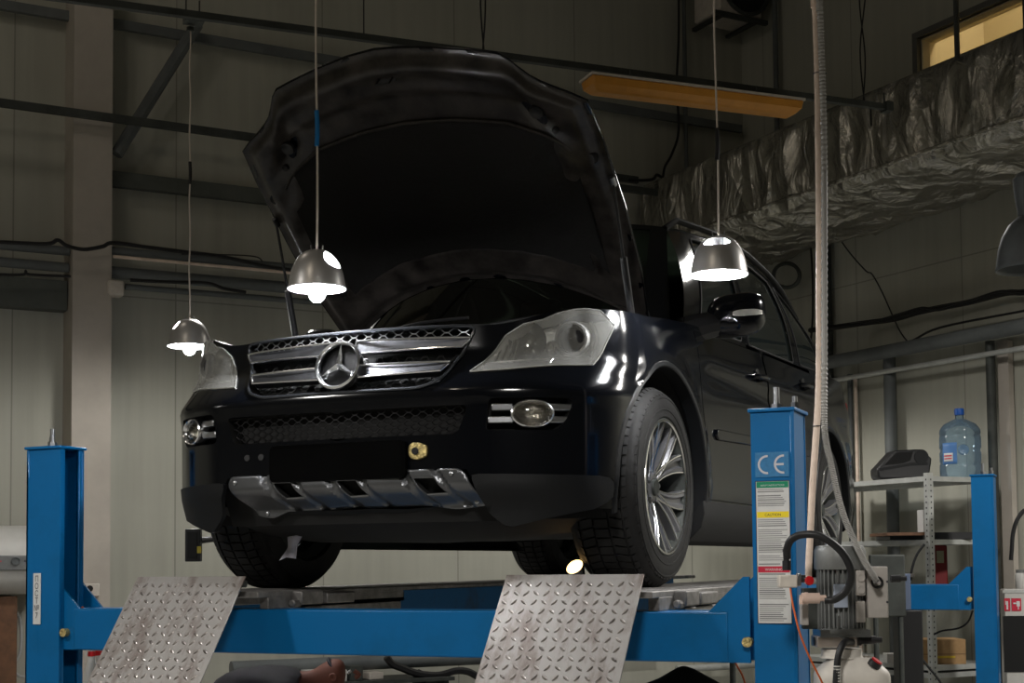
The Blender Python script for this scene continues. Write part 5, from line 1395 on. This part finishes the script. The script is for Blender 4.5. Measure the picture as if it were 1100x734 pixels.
def lab(a0_, a1_, ya, yb, m, nm, rr):
    camA = math.atan2(-bp_.y, -bp_.x); mb = MB()
    mb.grid(lambda u_, v_: Vector((rr*kb*math.cos(camA+lerp(a0_, a1_, u_)), rr*kb*math.sin(camA+lerp(a0_, a1_, u_)), lerp(Hh(yb), Hh(ya), v_))), 16, 6)
    return mb.build(nm, m, bt, solid=.0008)
lab(-.95, -.15, 470, 493, mat('label_blue', (.08, .20, .45), .5), 'label', 22.1); lab(-.85, -.35, 481, 490, paper, 'label_panel', 22.4); 
camA = math.atan2(-bp_.y, -bp_.x)
for zc, tx_ in ((487.5, 'ВОДА'), (484.6, '19 Л')):
    pass
lab(-.82, -.40, 483.3, 484.6, sred, 'label_text_band', 22.6); lab(-.82, -.40, 486.2, 487.5, sred, 'label_text_band', 22.6)
# handle grip recess of the bottle
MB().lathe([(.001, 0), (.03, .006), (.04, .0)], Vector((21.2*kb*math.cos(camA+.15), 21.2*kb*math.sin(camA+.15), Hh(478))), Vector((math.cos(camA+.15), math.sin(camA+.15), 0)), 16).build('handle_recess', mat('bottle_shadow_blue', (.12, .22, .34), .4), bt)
# black case
cc_ = atD(968, 508, (U*8.1+N_*7.72).dot(FH)); Dc = (cc_-CAM).dot(fw)
pc = atD(968, 508, 10.75); ck = 10.75/1560; bc_ = thing('power_case', 'black plastic case with hollow grip lying on top of the metal shelving', 'case', (pc.x, pc.y, zt3))
cp = [(-29.6, 11), (-11, 31), (18, 32), (29, 22), (26, 4), (23, .5), (-26, .5), (-29, 3)]
def cf(dy): return lambda x, z: rt0*x*ck+FH*dy+Vector((0, 0, z*ck))
mb = MB(); mb.prism(cp, cf(-.11), cf(.11)); mb.build('case_body', blk, bc_, bevel=.012)
mb = MB(); mb.prism([(-22, 15), (-9, 28.5), (9, 29.5), (6, 20), (-2, 17)], cf(-.113), cf(-.108)); mb.build('case_recess', dull, bc_)
mb = MB(); mb.cyl(cf(-.112)(17.5, 24), cf(-.118)(17.5, 24), 7.5*ck, n=28); mb.build('case_dial', grplas, bc_)
mb = MB(); mb.prism([(-28, 12), (-2, 16), (8, 18), (24, 18), (24, 15), (6, 14.5), (-27, 9)], cf(-.114), cf(-.110)); mb.build('case_trim', grplas, bc_)
def rbox(name, x0, x1, y0, y1, D, dep, m, label, cat, bev=.004, R=RC, group=None):
    a = atD(x0, y0, D); b_ = atD(x1, y1, D); w_ = (b_-a).dot(rt0); h_ = a.z-b_.z; c_ = (a+b_)/2+FH*dep/2
    o = MB().box((0, 0, h_/2), (abs(w_), dep, abs(h_)), R).build(name, m, bevel=bev); o.location = (c_.x, c_.y, min(a.z, b_.z)); return tag(o, label, cat, group)
o = rbox('wooden_board', 953, 994, 573.5, 576.5, 10.25, .5, wood, 'thin brown board sticking out of the middle shelf', 'board', .001)
o.location.z = z2s+.075
o2 = rbox('black_tray', 956, 992, 576.5, 581, 10.4, .4, blk, 'black tray under the brown board on the middle shelf', 'tray'); o2.location.z = z2s+.002
o2.scale = (1, 1, .073/max(o2.dimensions.z, .01)) if False else (1, 1, 1)
o.location.z = z2s+.002+ (atD(956, 576.5, 10.4).z-atD(956, 581, 10.4).z)
o3 = rbox('black_tray', 1002, 1046, 570, 577.5, 10.35, .3, blk, 'black tray on the middle shelf right of the perforated upright', 'tray'); o3.location.z = z2s+.002
o4 = rbox('notebook', 991.5, 994, 551, 575, 10.3, .15, paper, 'thin pale upright folder standing on the middle shelf', 'folder', .001); o4.location.z = z2s+.002+.05
o4.location.z = z2s+.002+(o.location.z-z2s)+ .022
rb_ = rbox('extinguisher_box', 1003, 1019, 586, 640, 10.75, .12, dred, 'dark red box behind the blue rear crossbeam', 'box', .01)
rb_.location.z = atD(1010, 640, 10.75).z
lb_ = MB(); a = atD(1006, 592, 10.745)-rb_.location; b_ = atD(1014, 605, 10.745)-rb_.location; lb_.box((a+b_)/2, ((b_-a).dot(rt0), .004, a.z-b_.z), RC); lb_.build('box_label', mat('label_dim', (.3, .3, .2), .6), rb_, smooth=False)
cbm = rbox('cardboard_box', 975, 1038, 689.5, 715.5, 10.35, .30, card, 'brown cardboard box on the lower shelf', 'box', .002); cbm.location.z = z3s+.002
# keep the box on the shelf, square to it
tp_ = MB(); hgt = atD(975, 689.5, 10.35).z-atD(975, 715.5, 10.35).z; wdt = 63*10.35/1560
tp_.box((0, -.152, hgt*.30), (wdt*.30, .002, .012), RC); 
q_ = MB(); q_.box(rt0*(wdt*.15)-FH*.151+Vector((0, 0, hgt*.30)), (wdt*.32, .002, .014), RC); q_.build('yellow_tape', mat('tape_yellow', (.6, .42, .03), .5), cbm, smooth=False)
q_ = MB(); q_.box(rt0*(wdt*.0)-FH*.1505+Vector((0, 0, hgt*.42)), (wdt*.98, .002, .004), RC); q_.build('flap_edge', mat('card_dark', (.14, .08, .035), .8), cbm, smooth=False)
o5 = rbox('small_box', 953, 968, 706, 716, 10.5, .12, white, 'small white box on the lower shelf left of the cardboard box', 'box', .002); o5.location.z = z3s+.002
o6 = rbox('plastic_crate', 964, 990, 655, 690, 9.2, .2, blk, 'black box standing between the pump and the shelving', 'box', .004)
o6.location.z = 0; 
def tall(name, x0, x1, y0, D, dep, m, label, cat):
    a = atD(x0, y0, D); b_ = atD(x1, y0, D); h_ = a.z; c_ = (a+b_)/2+FH*dep/2
    o = MB().box((0, 0, h_/2), ((b_-a).dot(rt0), dep, h_), RC).build(name, m, bevel=.006); o.location = (c_.x, c_.y, 0); return tag(o, label, cat)
bpy.data.objects.remove(o6)
bk = tall('black_cabinet', 965, 991, 656, 8.65, .14, blk, 'black cabinet seen between the pump and the shelving', 'cabinet')
bs = rbox('blue_grey_box', 957, 979, 617, 656, 8.65, .12, mat('bluegrey', (.10, .13, .20), .5), 'dull blue grey box standing on the black cabinet', 'box'); bs.location.x = bk.location.x+.0; bs.location.y = bk.location.y; bs.location.z = atD(965, 656, 8.65).z+.001
bs.location += rt0*(-.05)
gp = rbox('grey_panel', 934, 974, 596, 663, 8.25, .03, dsteel, 'grey upright panel behind the control box of the pump', 'panel', .01)
pst = atD(954, 663, 8.25); ps = MB()
for dx in (-.07, .07): ps.cyl(Vector((0, 0, 0))+rt0*dx, Vector((0, 0, -pst.z))+rt0*dx, .015, n=10)
ps.build('panel_leg', dsteel, gp)
wire('black_cable', [atD(x, y, 10.1) for x, y in ((993, 585), (985, 596), (980, 610), (978, 624))], .010, bhose, 'black cable looping under the middle shelf', 'cable')
wire('black_cable', [atD(x, y, 8.9) for x, y in ((962, 632), (967, 645), (970, 665), (978, 688), (992, 710), (1012, 736), (1020, 760))], .008, bhose, 'thin black cable dropping past the black cabinet', 'cable')
wire('black_cable', [atD(x, y, 9.9) for x, y in ((1045, 656), (1040, 668), (1030, 675), (1012, 678), (1003, 682))], .007, bhose, 'thin black cable curving left from the rear lift post', 'cable')
# fire hose cabinet at right edge
fcb = tall('fire_hose_cabinet', 1079, 1125, 633, 10.0, .10, white, 'white topped cabinet with two red fire signs right of the rear lift post', 'cabinet')
def onfc(x0, x1, y0, y1, m, nm, e=.004, par=fcb):
    a = atD(x0, y0, 10.0)-fcb.location; b_ = atD(x1, y1, 10.0)-fcb.location; c_ = (a+b_)/2-FH*e
    return MB().box(c_, ((b_-a).dot(rt0), .003, a.z-b_.z), RC).build(nm, m, par, smooth=False)
onfc(1077, 1125, 662, 722, dull, 'dark_front'); onfc(1077, 1125, 634, 637, steel, 'top_edge')
g1 = onfc(1078.3, 1085.2, 643, 656.5, sred, 'fire_sign'); g2 = onfc(1086.2, 1097, 643, 656.5, sred, 'fire_sign')
onfc(1080.6, 1082.6, 646, 655, paper, 'extinguisher_symbol', .007, g1).parent = fcb; onfc(1079.4, 1080.4, 645.6, 650, paper, 'extinguisher_symbol', .007)
onfc(1091.5, 1095.2, 646, 651.5, paper, 'hose_symbol', .007); onfc(1088, 1091.2, 647.6, 649.2, paper, 'hose_symbol', .007); onfc(1093, 1094, 651.5, 655, paper, 'hose_symbol', .007)
jr = thing('jar', 'small pale jar on the white topped cabinet at the right edge', 'jar', atD(1097, 633, 10.15)); MB().lathe([(.001, 0), (.038, 0), (.04, .01), (.04, .10), (.03, .115)], n=24).build('jar_body', white, jr); MB().lathe([(.033, .113), (.033, .135), (.001, .136)], n=20).build('lid', greyp, jr)
wire('black_hose', [atD(x, y, 10.0) for x, y in ((1112, 545), (1100, 549), (1092, 560), (1088, 575), (1087, 590), (1086, 602))], .016, bhose, 'black rubber hose end hanging at the right edge of the picture', 'hose')
# ================================================================== LEFT SIDE
bl = thing('water_heater', 'white horizontal water heater with grey control strip behind the far left lift post', 'heater', WB(1.3, 1.5, .25))
def wl(b, z, off): return WB(b, z, off)-bl.location
zc = (1.98+1.525)/2
mb = MB(); mb.lathe([(.001, 0), (.16, .004), (.21, .03), (.235, .08), (.235, 1.10), (.21, 1.16), (.16, 1.186), (.001, 1.19)], wl(.78, zc, .27), N_, 40); mb.build('tank', white, bl, angle=60)
mb = MB(); zs_ = pB(14, 605, .5).z
P8 = [wl(b, z, o) for z in (zs_-.05, zs_+.05) for b, o in ((.9, .42), (1.90, .42), (1.90, .515), (.9, .515))]
mb.add(P8, [(3, 2, 1, 0), (4, 5, 6, 7), (0, 1, 5, 4), (1, 2, 6, 5), (2, 3, 7, 6), (3, 0, 4, 7)]); mb.build('control_strip', greyp, bl, bevel=.006)
kn = pB(17, 603, .52); kb2 = N_.dot(kn); mb = MB(); mb.lathe([(.030, 0), (.030, .012), (.024, .014), (.024, .002), (.001, .002)], wl(kb2, kn.z, .515), -U, 24); mb.build('knob', pipeg, bl)
mb = MB(); mb.cyl(wl(kb2+.06, kn.z, .515), wl(kb2+.06, kn.z, .52), .007, n=10); mb.build('indicator', ink, bl)
mb = MB(); wbox(lambda b, z, o: wl(b, z, o), kb2-.22, kb2-.09, kn.z-.003, kn.z+.003, .515, .517, mb); mb.build('red_line', sred, bl, smooth=False)
mb = MB()
for b in (1.0, 1.75): wbox(lambda b_2, z, o: wl(b_2, z, o), b-.02, b+.02, zc-.1, zc+.15, 0, .06, mb)
mb.build('wall_bracket', steel, bl)
wd = MB(); wbox(WB, .9, 1.795, 0, pB(5, 641, .3).z, .02, .30, wd); tag(wd.build('wooden_cabinet', wood, bevel=.004), 'brown wooden cabinet edge at the far left under the water heater', 'cabinet')
wire('heater_pipe', [pB(x, y, .12) for x, y in ((14, 640), (14, 652), (22, 668), (22, 700), (14, 716), (20, 726), (30, 728))], .010, steel, 'thin bent pipe on the wall under the water heater', 'pipe')
ps_ = MB(); 
# trolley with two spray bottles behind beam
tc_ = atD(98, 734, 6.7); tcz = .98; TW = (.34, .32)
tr2 = thing('tool_trolley', 'small trolley carrying two spray bottles behind the left end of the crossbeam', 'trolley', (tc_.x-.02, tc_.y, 0))
mb = MB(); mb.box((0, 0, tcz-.02), (.34, .30, .04)); mb.box((0, 0, .35), (.34, .30, .03)); mb.build('tray', dsteel, tr2, bevel=.005)
for a in (-1, 1):
    for b in (-1, 1): MB().cyl((a*.15, b*.13, 0.03), (a*.15, b*.13, tcz), .012, n=10).build('leg', dsteel, tr2); MB().cyl((a*.15-.01, b*.13, .03), (a*.15+.01, b*.13, .03), .03, n=16).build('caster', rubber, tr2)
for k2, (px, nm) in enumerate(((98, 'left'), (105.5, 'right'))):
    p = atD(px, 734, 6.66+.06*k2); sbt = thing('spray_bottle', '%s of two white spray bottles with red collars beside the far left lift post' % nm, 'bottle', (p.x, p.y, tcz), None)
    kz = atD(px, 703, 6.68).z-tcz
    MB().lathe([(.001, 0), (.030, 0), (.033, .01), (.033, kz-.10), (.026, kz-.06), (.015, kz-.02), (.014, kz)], n=28).build('bottle_body', white, sbt); MB().lathe([(.001, kz+.014), (.0165, kz+.014), (.0165, kz-.008), (.014, kz-.008)], n=20).build('collar', red, sbt)
    mb = MB(); mb.box((0, 0, kz+.045), (.022, .05, .035)); mb.cyl((0, 0, kz+.01), (0, 0, kz+.04), .010, n=12); mb.box((0, -.03, kz+.02), (.01, .008, .045)); mb.build('trigger_head', white, sbt, bevel=.004)
# ================================================================== BEHIND THE CROSSBEAM
bw = MB(); zb_ = pB(400, 731.5, .55).z; wbox(WB, 3.9, 5.0, zb_-.03, zb_, .1, .55, bw)
bench = tag(bw.build('wall_bench', dsteel, bevel=.004), 'dark bench top along the back wall seen under the crossbeam', 'bench')
for b in (3.95, 4.95):
    mb = MB(); wbox(WB, b-.02, b+.02, 0, zb_-.03, .15, .5, mb); mb.build('leg', dsteel, bench, smooth=False)
def bx(x0, x1, y0, m, nm, lab, cat, off=.5, dep=.2):
    a, b_ = pB(x0, y0, off), pB(x1, y0, off); mb = MB(); wbox(WB, N_.dot(a), N_.dot(b_), zb_, a.z, off-dep, off, mb); return tag(mb.build(nm, m, bevel=.004), lab, cat)
bx(331, 350, 721, white, 'white_box', 'left one of two white boxes on the bench under the crossbeam', 'box'); bx(354, 373, 720.5, white, 'white_box', 'right one of two white boxes on the bench under the crossbeam', 'box')
bx(377, 390, 716, dsteel, 'dark_canister', 'dark canister on the bench right of the white boxes', 'canister'); bx(397, 412, 723, offw, 'cream_box', 'small cream box on the bench beside the dark canister', 'box', .45)
wire('black_hose', [pB(x, y, .48) for x, y in ((415, 706), (422, 714), (432, 718), (442, 722), (455, 725), (472, 725.5), (490, 721), (503, 722), (515, 728), (530, 732))], .028, bhose, 'thick black hose sagging along the back wall under the crossbeam', 'hose')
a = pB(450, 719, .42); mb = MB(); mb.lathe([(.001, 0), (.055, 0), (.06, .03), (.055, a.z-.12), (.04, a.z-.02), (.001, a.z)], (a.x, a.y, 0), n=24); tag(mb.build('floor_pump', dull), 'dark upright cylinder where the black hose ends on the back wall', 'pump')
bg = MB(); ba_ = atD(735, 734, 8.0)
def bgf(u_, v_):
    t = 2*PI*u_; w_ = PI*v_-PI/2; p = Vector((.42*math.cos(t)*math.cos(w_), .22*math.sin(t)*math.cos(w_), .52+.52*math.copysign(abs(math.sin(w_))**.8, math.sin(w_)))); return p*(1+.08*noise.noise(p*4+Vector((3, 0, 0))))
bg.grid(bgf, 40, 24); o = bg.build('black_sack', mat('sack_black', (.01, .01, .011), .55, bump=.4, bscale=8)); o.location = (ba_.x, ba_.y, .03); o.scale = (1, 1, (atD(735, 716, 8).z-.03)/1.06); tag(o, 'large black sack on the floor seen under the right part of the crossbeam', 'sack')
a = atD(787, 712, 6.5); tag(MB().cyl((a.x, a.y, 0), (a.x, a.y, a.z+.02), .014, n=10).build('steel_pole', dsteel), 'thin dark upright pole under the crossbeam beside the right lift post', 'pole')
hbz = hb('wall_pipe', 721, 690, .03, .30, steel, 'pale pipe low on the back wall right of the right ramp flap', 'pipe', b0=7.25, b1=8.2)
# ================================================================== SMALL THINGS ON THE LIFT
wl_ = thing('work_lamp', 'small glowing work lamp on the runway behind the right ramp flap', 'lamp', Vector((-2.0, 5.16, 1.602)))
p = atD(618, 610, 5.55); wl_.location = (p.x, p.y, 1.602); h = p.z-1.602
mb = MB(); ax_ = Vector((-.15, -.75, .62)).normalized(); c = Vector((0, 0, h))
mb.lathe([(.012, -.06), (.018, -.05), (.030, -.02), (.036, .004), (.034, .006), (.028, -.016)], c, ax_, 28); mb.build('reflector', chrome, wl_); MB().lathe([(.001, .003), (.02, .002), (.032, -.002)], c, ax_, 24).build('lamp_face', warmb, wl_)
mb = MB(); mb.tube([c-ax_*.05, c-ax_*.12+Vector((0, 0, -h*.2))], .013, 10); mb.box((0, .05, .006), (.05, .10, .012)); mb.cyl((0, .03, .01), c-ax_*.04, .006, n=8); mb.build('lamp_handle', blk, wl_)
wc = thing('wheel_clamp_target', 'black box clamped beside the front left tyre, behind the left ramp flap', 'clamp', Vector((0, 0, 0)))
p = atD(208, 586, 6.35); wc.location = (p.x, p.y, p.z-.07); k3 = 6.35/1560
mb = MB(); mb.box((0, 0, .07), (16*k3, .05, 35*k3), RC); mb.build('box', blk, wc, bevel=.004); mb = MB(); mb.box(-FH*.027+Vector((0, 0, .07)), (10*k3, .004, 28*k3), RC); mb.build('window', dull, wc, smooth=False)
hubp = Vector((-3.66, 5.42, 1.80))-wc.location; mb = MB(); mb.tube([Vector((0, 0, .07)), Vector((-.05, .1, .09)), Vector((hubp.x-.03, hubp.y, .12)), Vector((hubp.x, hubp.y, .14))], .014, 8, 5); mb.build('arm', blk, wc)
mb = MB(); mb.box(rt0*.03-FH*.026+Vector((0, 0, .05)), (.018, .004, .03), RC); mb.build('yellow_tag', mat('tag_yellow', (.35, .28, .03), .6), wc, smooth=False)
rg = thing('white_rag', 'small crumpled white strip hanging in front of the left front tyre', 'rag', atD(311, 600, 5.75))
def rgf(u_, v_):
    x = lerp(-.034, .030, u_)*(.55+.45*abs(2*v_-1.1))+.03*v_-.005; z = .085*v_; return rt0*x+Vector((0, 0, z+.01*u_-.02*abs(u_-.4)*(1-v_)))+FH*(.012*math.sin(6*u_+3*v_))
mb = MB(); mb.grid(rgf, 8, 12); mb.build('cloth_strip', mat('white_cloth', (.62, .6, .68), .8), rg, solid=.002)
# ================================================================== PERSON
def skinmesh(name, pts, edges, m, parent=None, sub=2):
    me = bpy.data.meshes.new(name); me.from_pydata([p[:3] for p in pts], edges, []); me.materials.append(m)
    o = bpy.data.objects.new(name, me); COL.objects.link(o); o.parent = parent
    o.modifiers.new('skin', 'SKIN')
    if not me.skin_vertices: 
        pass
    for i, p in enumerate(pts):
        r = p[3]; me.skin_vertices[0].data[i].radius = (r, r) if not isinstance(r, tuple) else r
    me.skin_vertices[0].data[0].use_root = True
    s_ = o.modifiers.new('sub', 'SUBSURF'); s_.levels = sub; s_.render_levels = sub
    me.polygons.foreach_set('use_smooth', []) 
    o.modifiers['skin'].use_smooth_shade = True
    return o
DPn = 7.35; pp = atD(232, 700, DPn)
def PL(x, y, z): return rt0*x+FH*y+Vector((0, 0, z))
pts = []; ed = []
def chain(lst, start=None):
    prev = start
    for (x, y, z, r) in lst:
        v = PL(x, y, z); pts.append((v.x, v.y, v.z, r)); i = len(pts)-1
        if prev is not None: ed.append((prev, i))
        prev = i
    return prev
hip = chain([(0, 0, .98, .15)]); chest = chain([(.16, 0, 1.06, .145), (.33, 0, 1.10, .15)], hip); neck = chain([(.45, 0, 1.105, .062), (.50, 0, 1.115, .060)], chest)
head = chain([(.56, 0, 1.13, .085), (.61, 0, 1.15, .095), (.655, 0, 1.145, .075)], neck)
for s in (1, -1):
    e_ = chain([(.36, .17*s, 1.07, .068), (.47, .22*s, .86, .048), (.60, .19*s, .80, .036), (.70, .15*s, .83, .032)], chest)
    palm = chain([(.755, .14*s, .845, .030)], e_)
    for k2, dy in enumerate((-.028, -.009, .010, .028)):
        ln_ = (.062, .072, .068, .052)[k2]; chain([(.79, .14*s+dy, .85, .0095), (.79+ln_*.6, .14*s+dy*1.1, .845, .0085), (.79+ln_, .14*s+dy*1.1, .825, .007)], palm)
    chain([(.765, .14*s-.035*s, .865, .011), (.80, .14*s-.052*s, .875, .009), (.825, .14*s-.055*s, .87, .008)], palm)
    kn_ = chain([(.0, .10*s, .86, .095), (.05, .11*s, .50, .062), (.0, .12*s, .12, .042), (.03, .12*s, .05, .045), (.13, .13*s, .035, .035)], hip)
person = skinmesh('person', pts, ed, skin_m); person.location = (pp.x, pp.y, 0); tag(person, 'person in a dark jacket bending forward behind the crossbeam', 'person')
def clothes(name, lists, m):
    global pts, ed
    pts = []; ed = []
    lists(); return skinmesh(name, pts, ed, m, person)
def jk():
    h_ = chain([(-.02, 0, .93, .175)]); c_ = chain([(.16, 0, 1.065, .168), (.34, 0, 1.105, .165), (.425, 0, 1.11, .085)], h_)
    for s in (1, -1): chain([(.36, .18*s, 1.07, .085), (.47, .22*s, .86, .063), (.60, .19*s, .80, .05), (.68, .155*s, .82, .044)], 2)
clothes('jacket', jk, jac)
def tr_():
    h_ = chain([(-.01, 0, .92, .165)])
    for s in (1, -1): chain([(.0, .10*s, .82, .112), (.05, .11*s, .50, .080), (.0, .12*s, .13, .065)], 0)
clothes('trousers', tr_, jac)
def hr_():
    chain([(.585, 0, 1.165, .088), (.615, 0, 1.185, .085)])
clothes('hair', hr_, ink)
for s in (1, -1): mb = MB(); mb.tube([PL(.045, .125*s-.0, .06), PL(.14, .13*s, .045), PL(.19, .135*s, .035)], lambda t: .052-.012*t, 12, 4); mb.box(PL(.09, .13*s, .012), (.24, .09, .022), RC); mb.build('shoe', blk, person)
for s in (1, -1):
    q_ = PL(.672, .035*s, 1.16); MB().lathe([(.001, -.01), (.011, 0), (.001, .006)], q_, rt0, 12).build('eye', paper, person)
MB().tube([PL(.695, 0, 1.165), PL(.72, 0, 1.145), PL(.70, 0, 1.13)], .012, 8, 4).build('nose', skin_m, person)
for s in (1, -1): MB().lathe([(.022, 0), (.018, .01), (.005, .006)], PL(.60, .088*s, 1.14), FH*s, 12).build('ear', skin_m, person)
# ================================================================== LIGHT
w = bpy.data.worlds.new('w'); SC.world = w; w.use_nodes = True; w.node_tree.nodes['Background'].inputs[0].default_value = (0, 0, 0, 1)
def down(x, y, z, e, size=160, blend=.35, r=.15, col=(1, .97, .92)): return add_light('hall_lamp', 'SPOT', (x, y, z), e, col, r, (0, 0, 0), size, blend)
down(-4.9, 7.1, 3.75, 120); down(-4.6, 2.0, 3.6, 165); down(-.7, 1.7, 3.5, 225, r=.22); down(.9, 7.4, 3.9, 430); down(-1.6, 8.8, 4.2, 60)
down(-8.5, 2.5, 3.8, 90); down(-3.2, 10.6, 3.3, 90)
add_light('roof_lamp', 'POINT', (-3.0, -1.0, 6.6), 72, (1, .88, .72), .3)
add_light('roof_lamp', 'POINT', (-6.0, 5.0, 6.8), 25, (1, .9, .78), .3)
vs_ = SC.view_settings; vs_.view_transform = 'Standard'; vs_.look = 'None'; vs_.exposure = 0.0; vs_.gamma = 1; vs_.use_curve_mapping = False
SC.display_settings.display_device = 'sRGB'
# ---- settle roots that were modelled in world coordinates
bpy.context.view_layer.update()
def shift(o, d, done):
    if o.type == 'MESH' and o.data.name not in done:
        o.data.transform(Matrix.Translation(-d)); done.add(o.data.name)
    for c in o.children: shift(c, d, done)
for o in list(SC.objects):
    if o.parent is None and o.type in ('EMPTY', 'MESH') and o.location.length < 1e-6 and o.matrix_world.translation.length < 1e-6 and o.get('kind') != 'structure':
        ms = [c for c in [o]+list(o.children_recursive) if c.type == 'MESH']
        P = [v.co for m_ in ms for v in m_.data.vertices]
        if not P: continue
        d = Vector(((min(p.x for p in P)+max(p.x for p in P))/2, (min(p.y for p in P)+max(p.y for p in P))/2, min(p.z for p in P)))
        shift(o, d, set()); o.location = d
for stem_, phrase in (('lift_post', 'posts of the blue car lift'), ('crossbeam', 'crossbeams of the blue car lift'), ('runway', 'runways of the blue car lift'), ('pendant_lamp', 'lit pendant lamps around the car'),
                      ('wall_pipe', 'pipes on the hall walls'), ('wall_rail', 'rails across the back wall'), ('spray_bottle', 'spray bottles beside the left lift post'), ('white_box', 'white boxes on the bench'),
                      ('black_cable', 'loose black cables'), ('orange_cable', 'thin orange cables'), ('hanger_wire', 'wires holding the cable tray'), ('cable_tie', 'cable ties on the beige pipe'), ('black_tray', 'black trays on the middle shelf'), ('wall_conduit', 'thin conduits on the walls')):
    for o in SC.objects:
        if o.parent is None and o.name.split('.')[0] == stem_: o['group'] = phrase
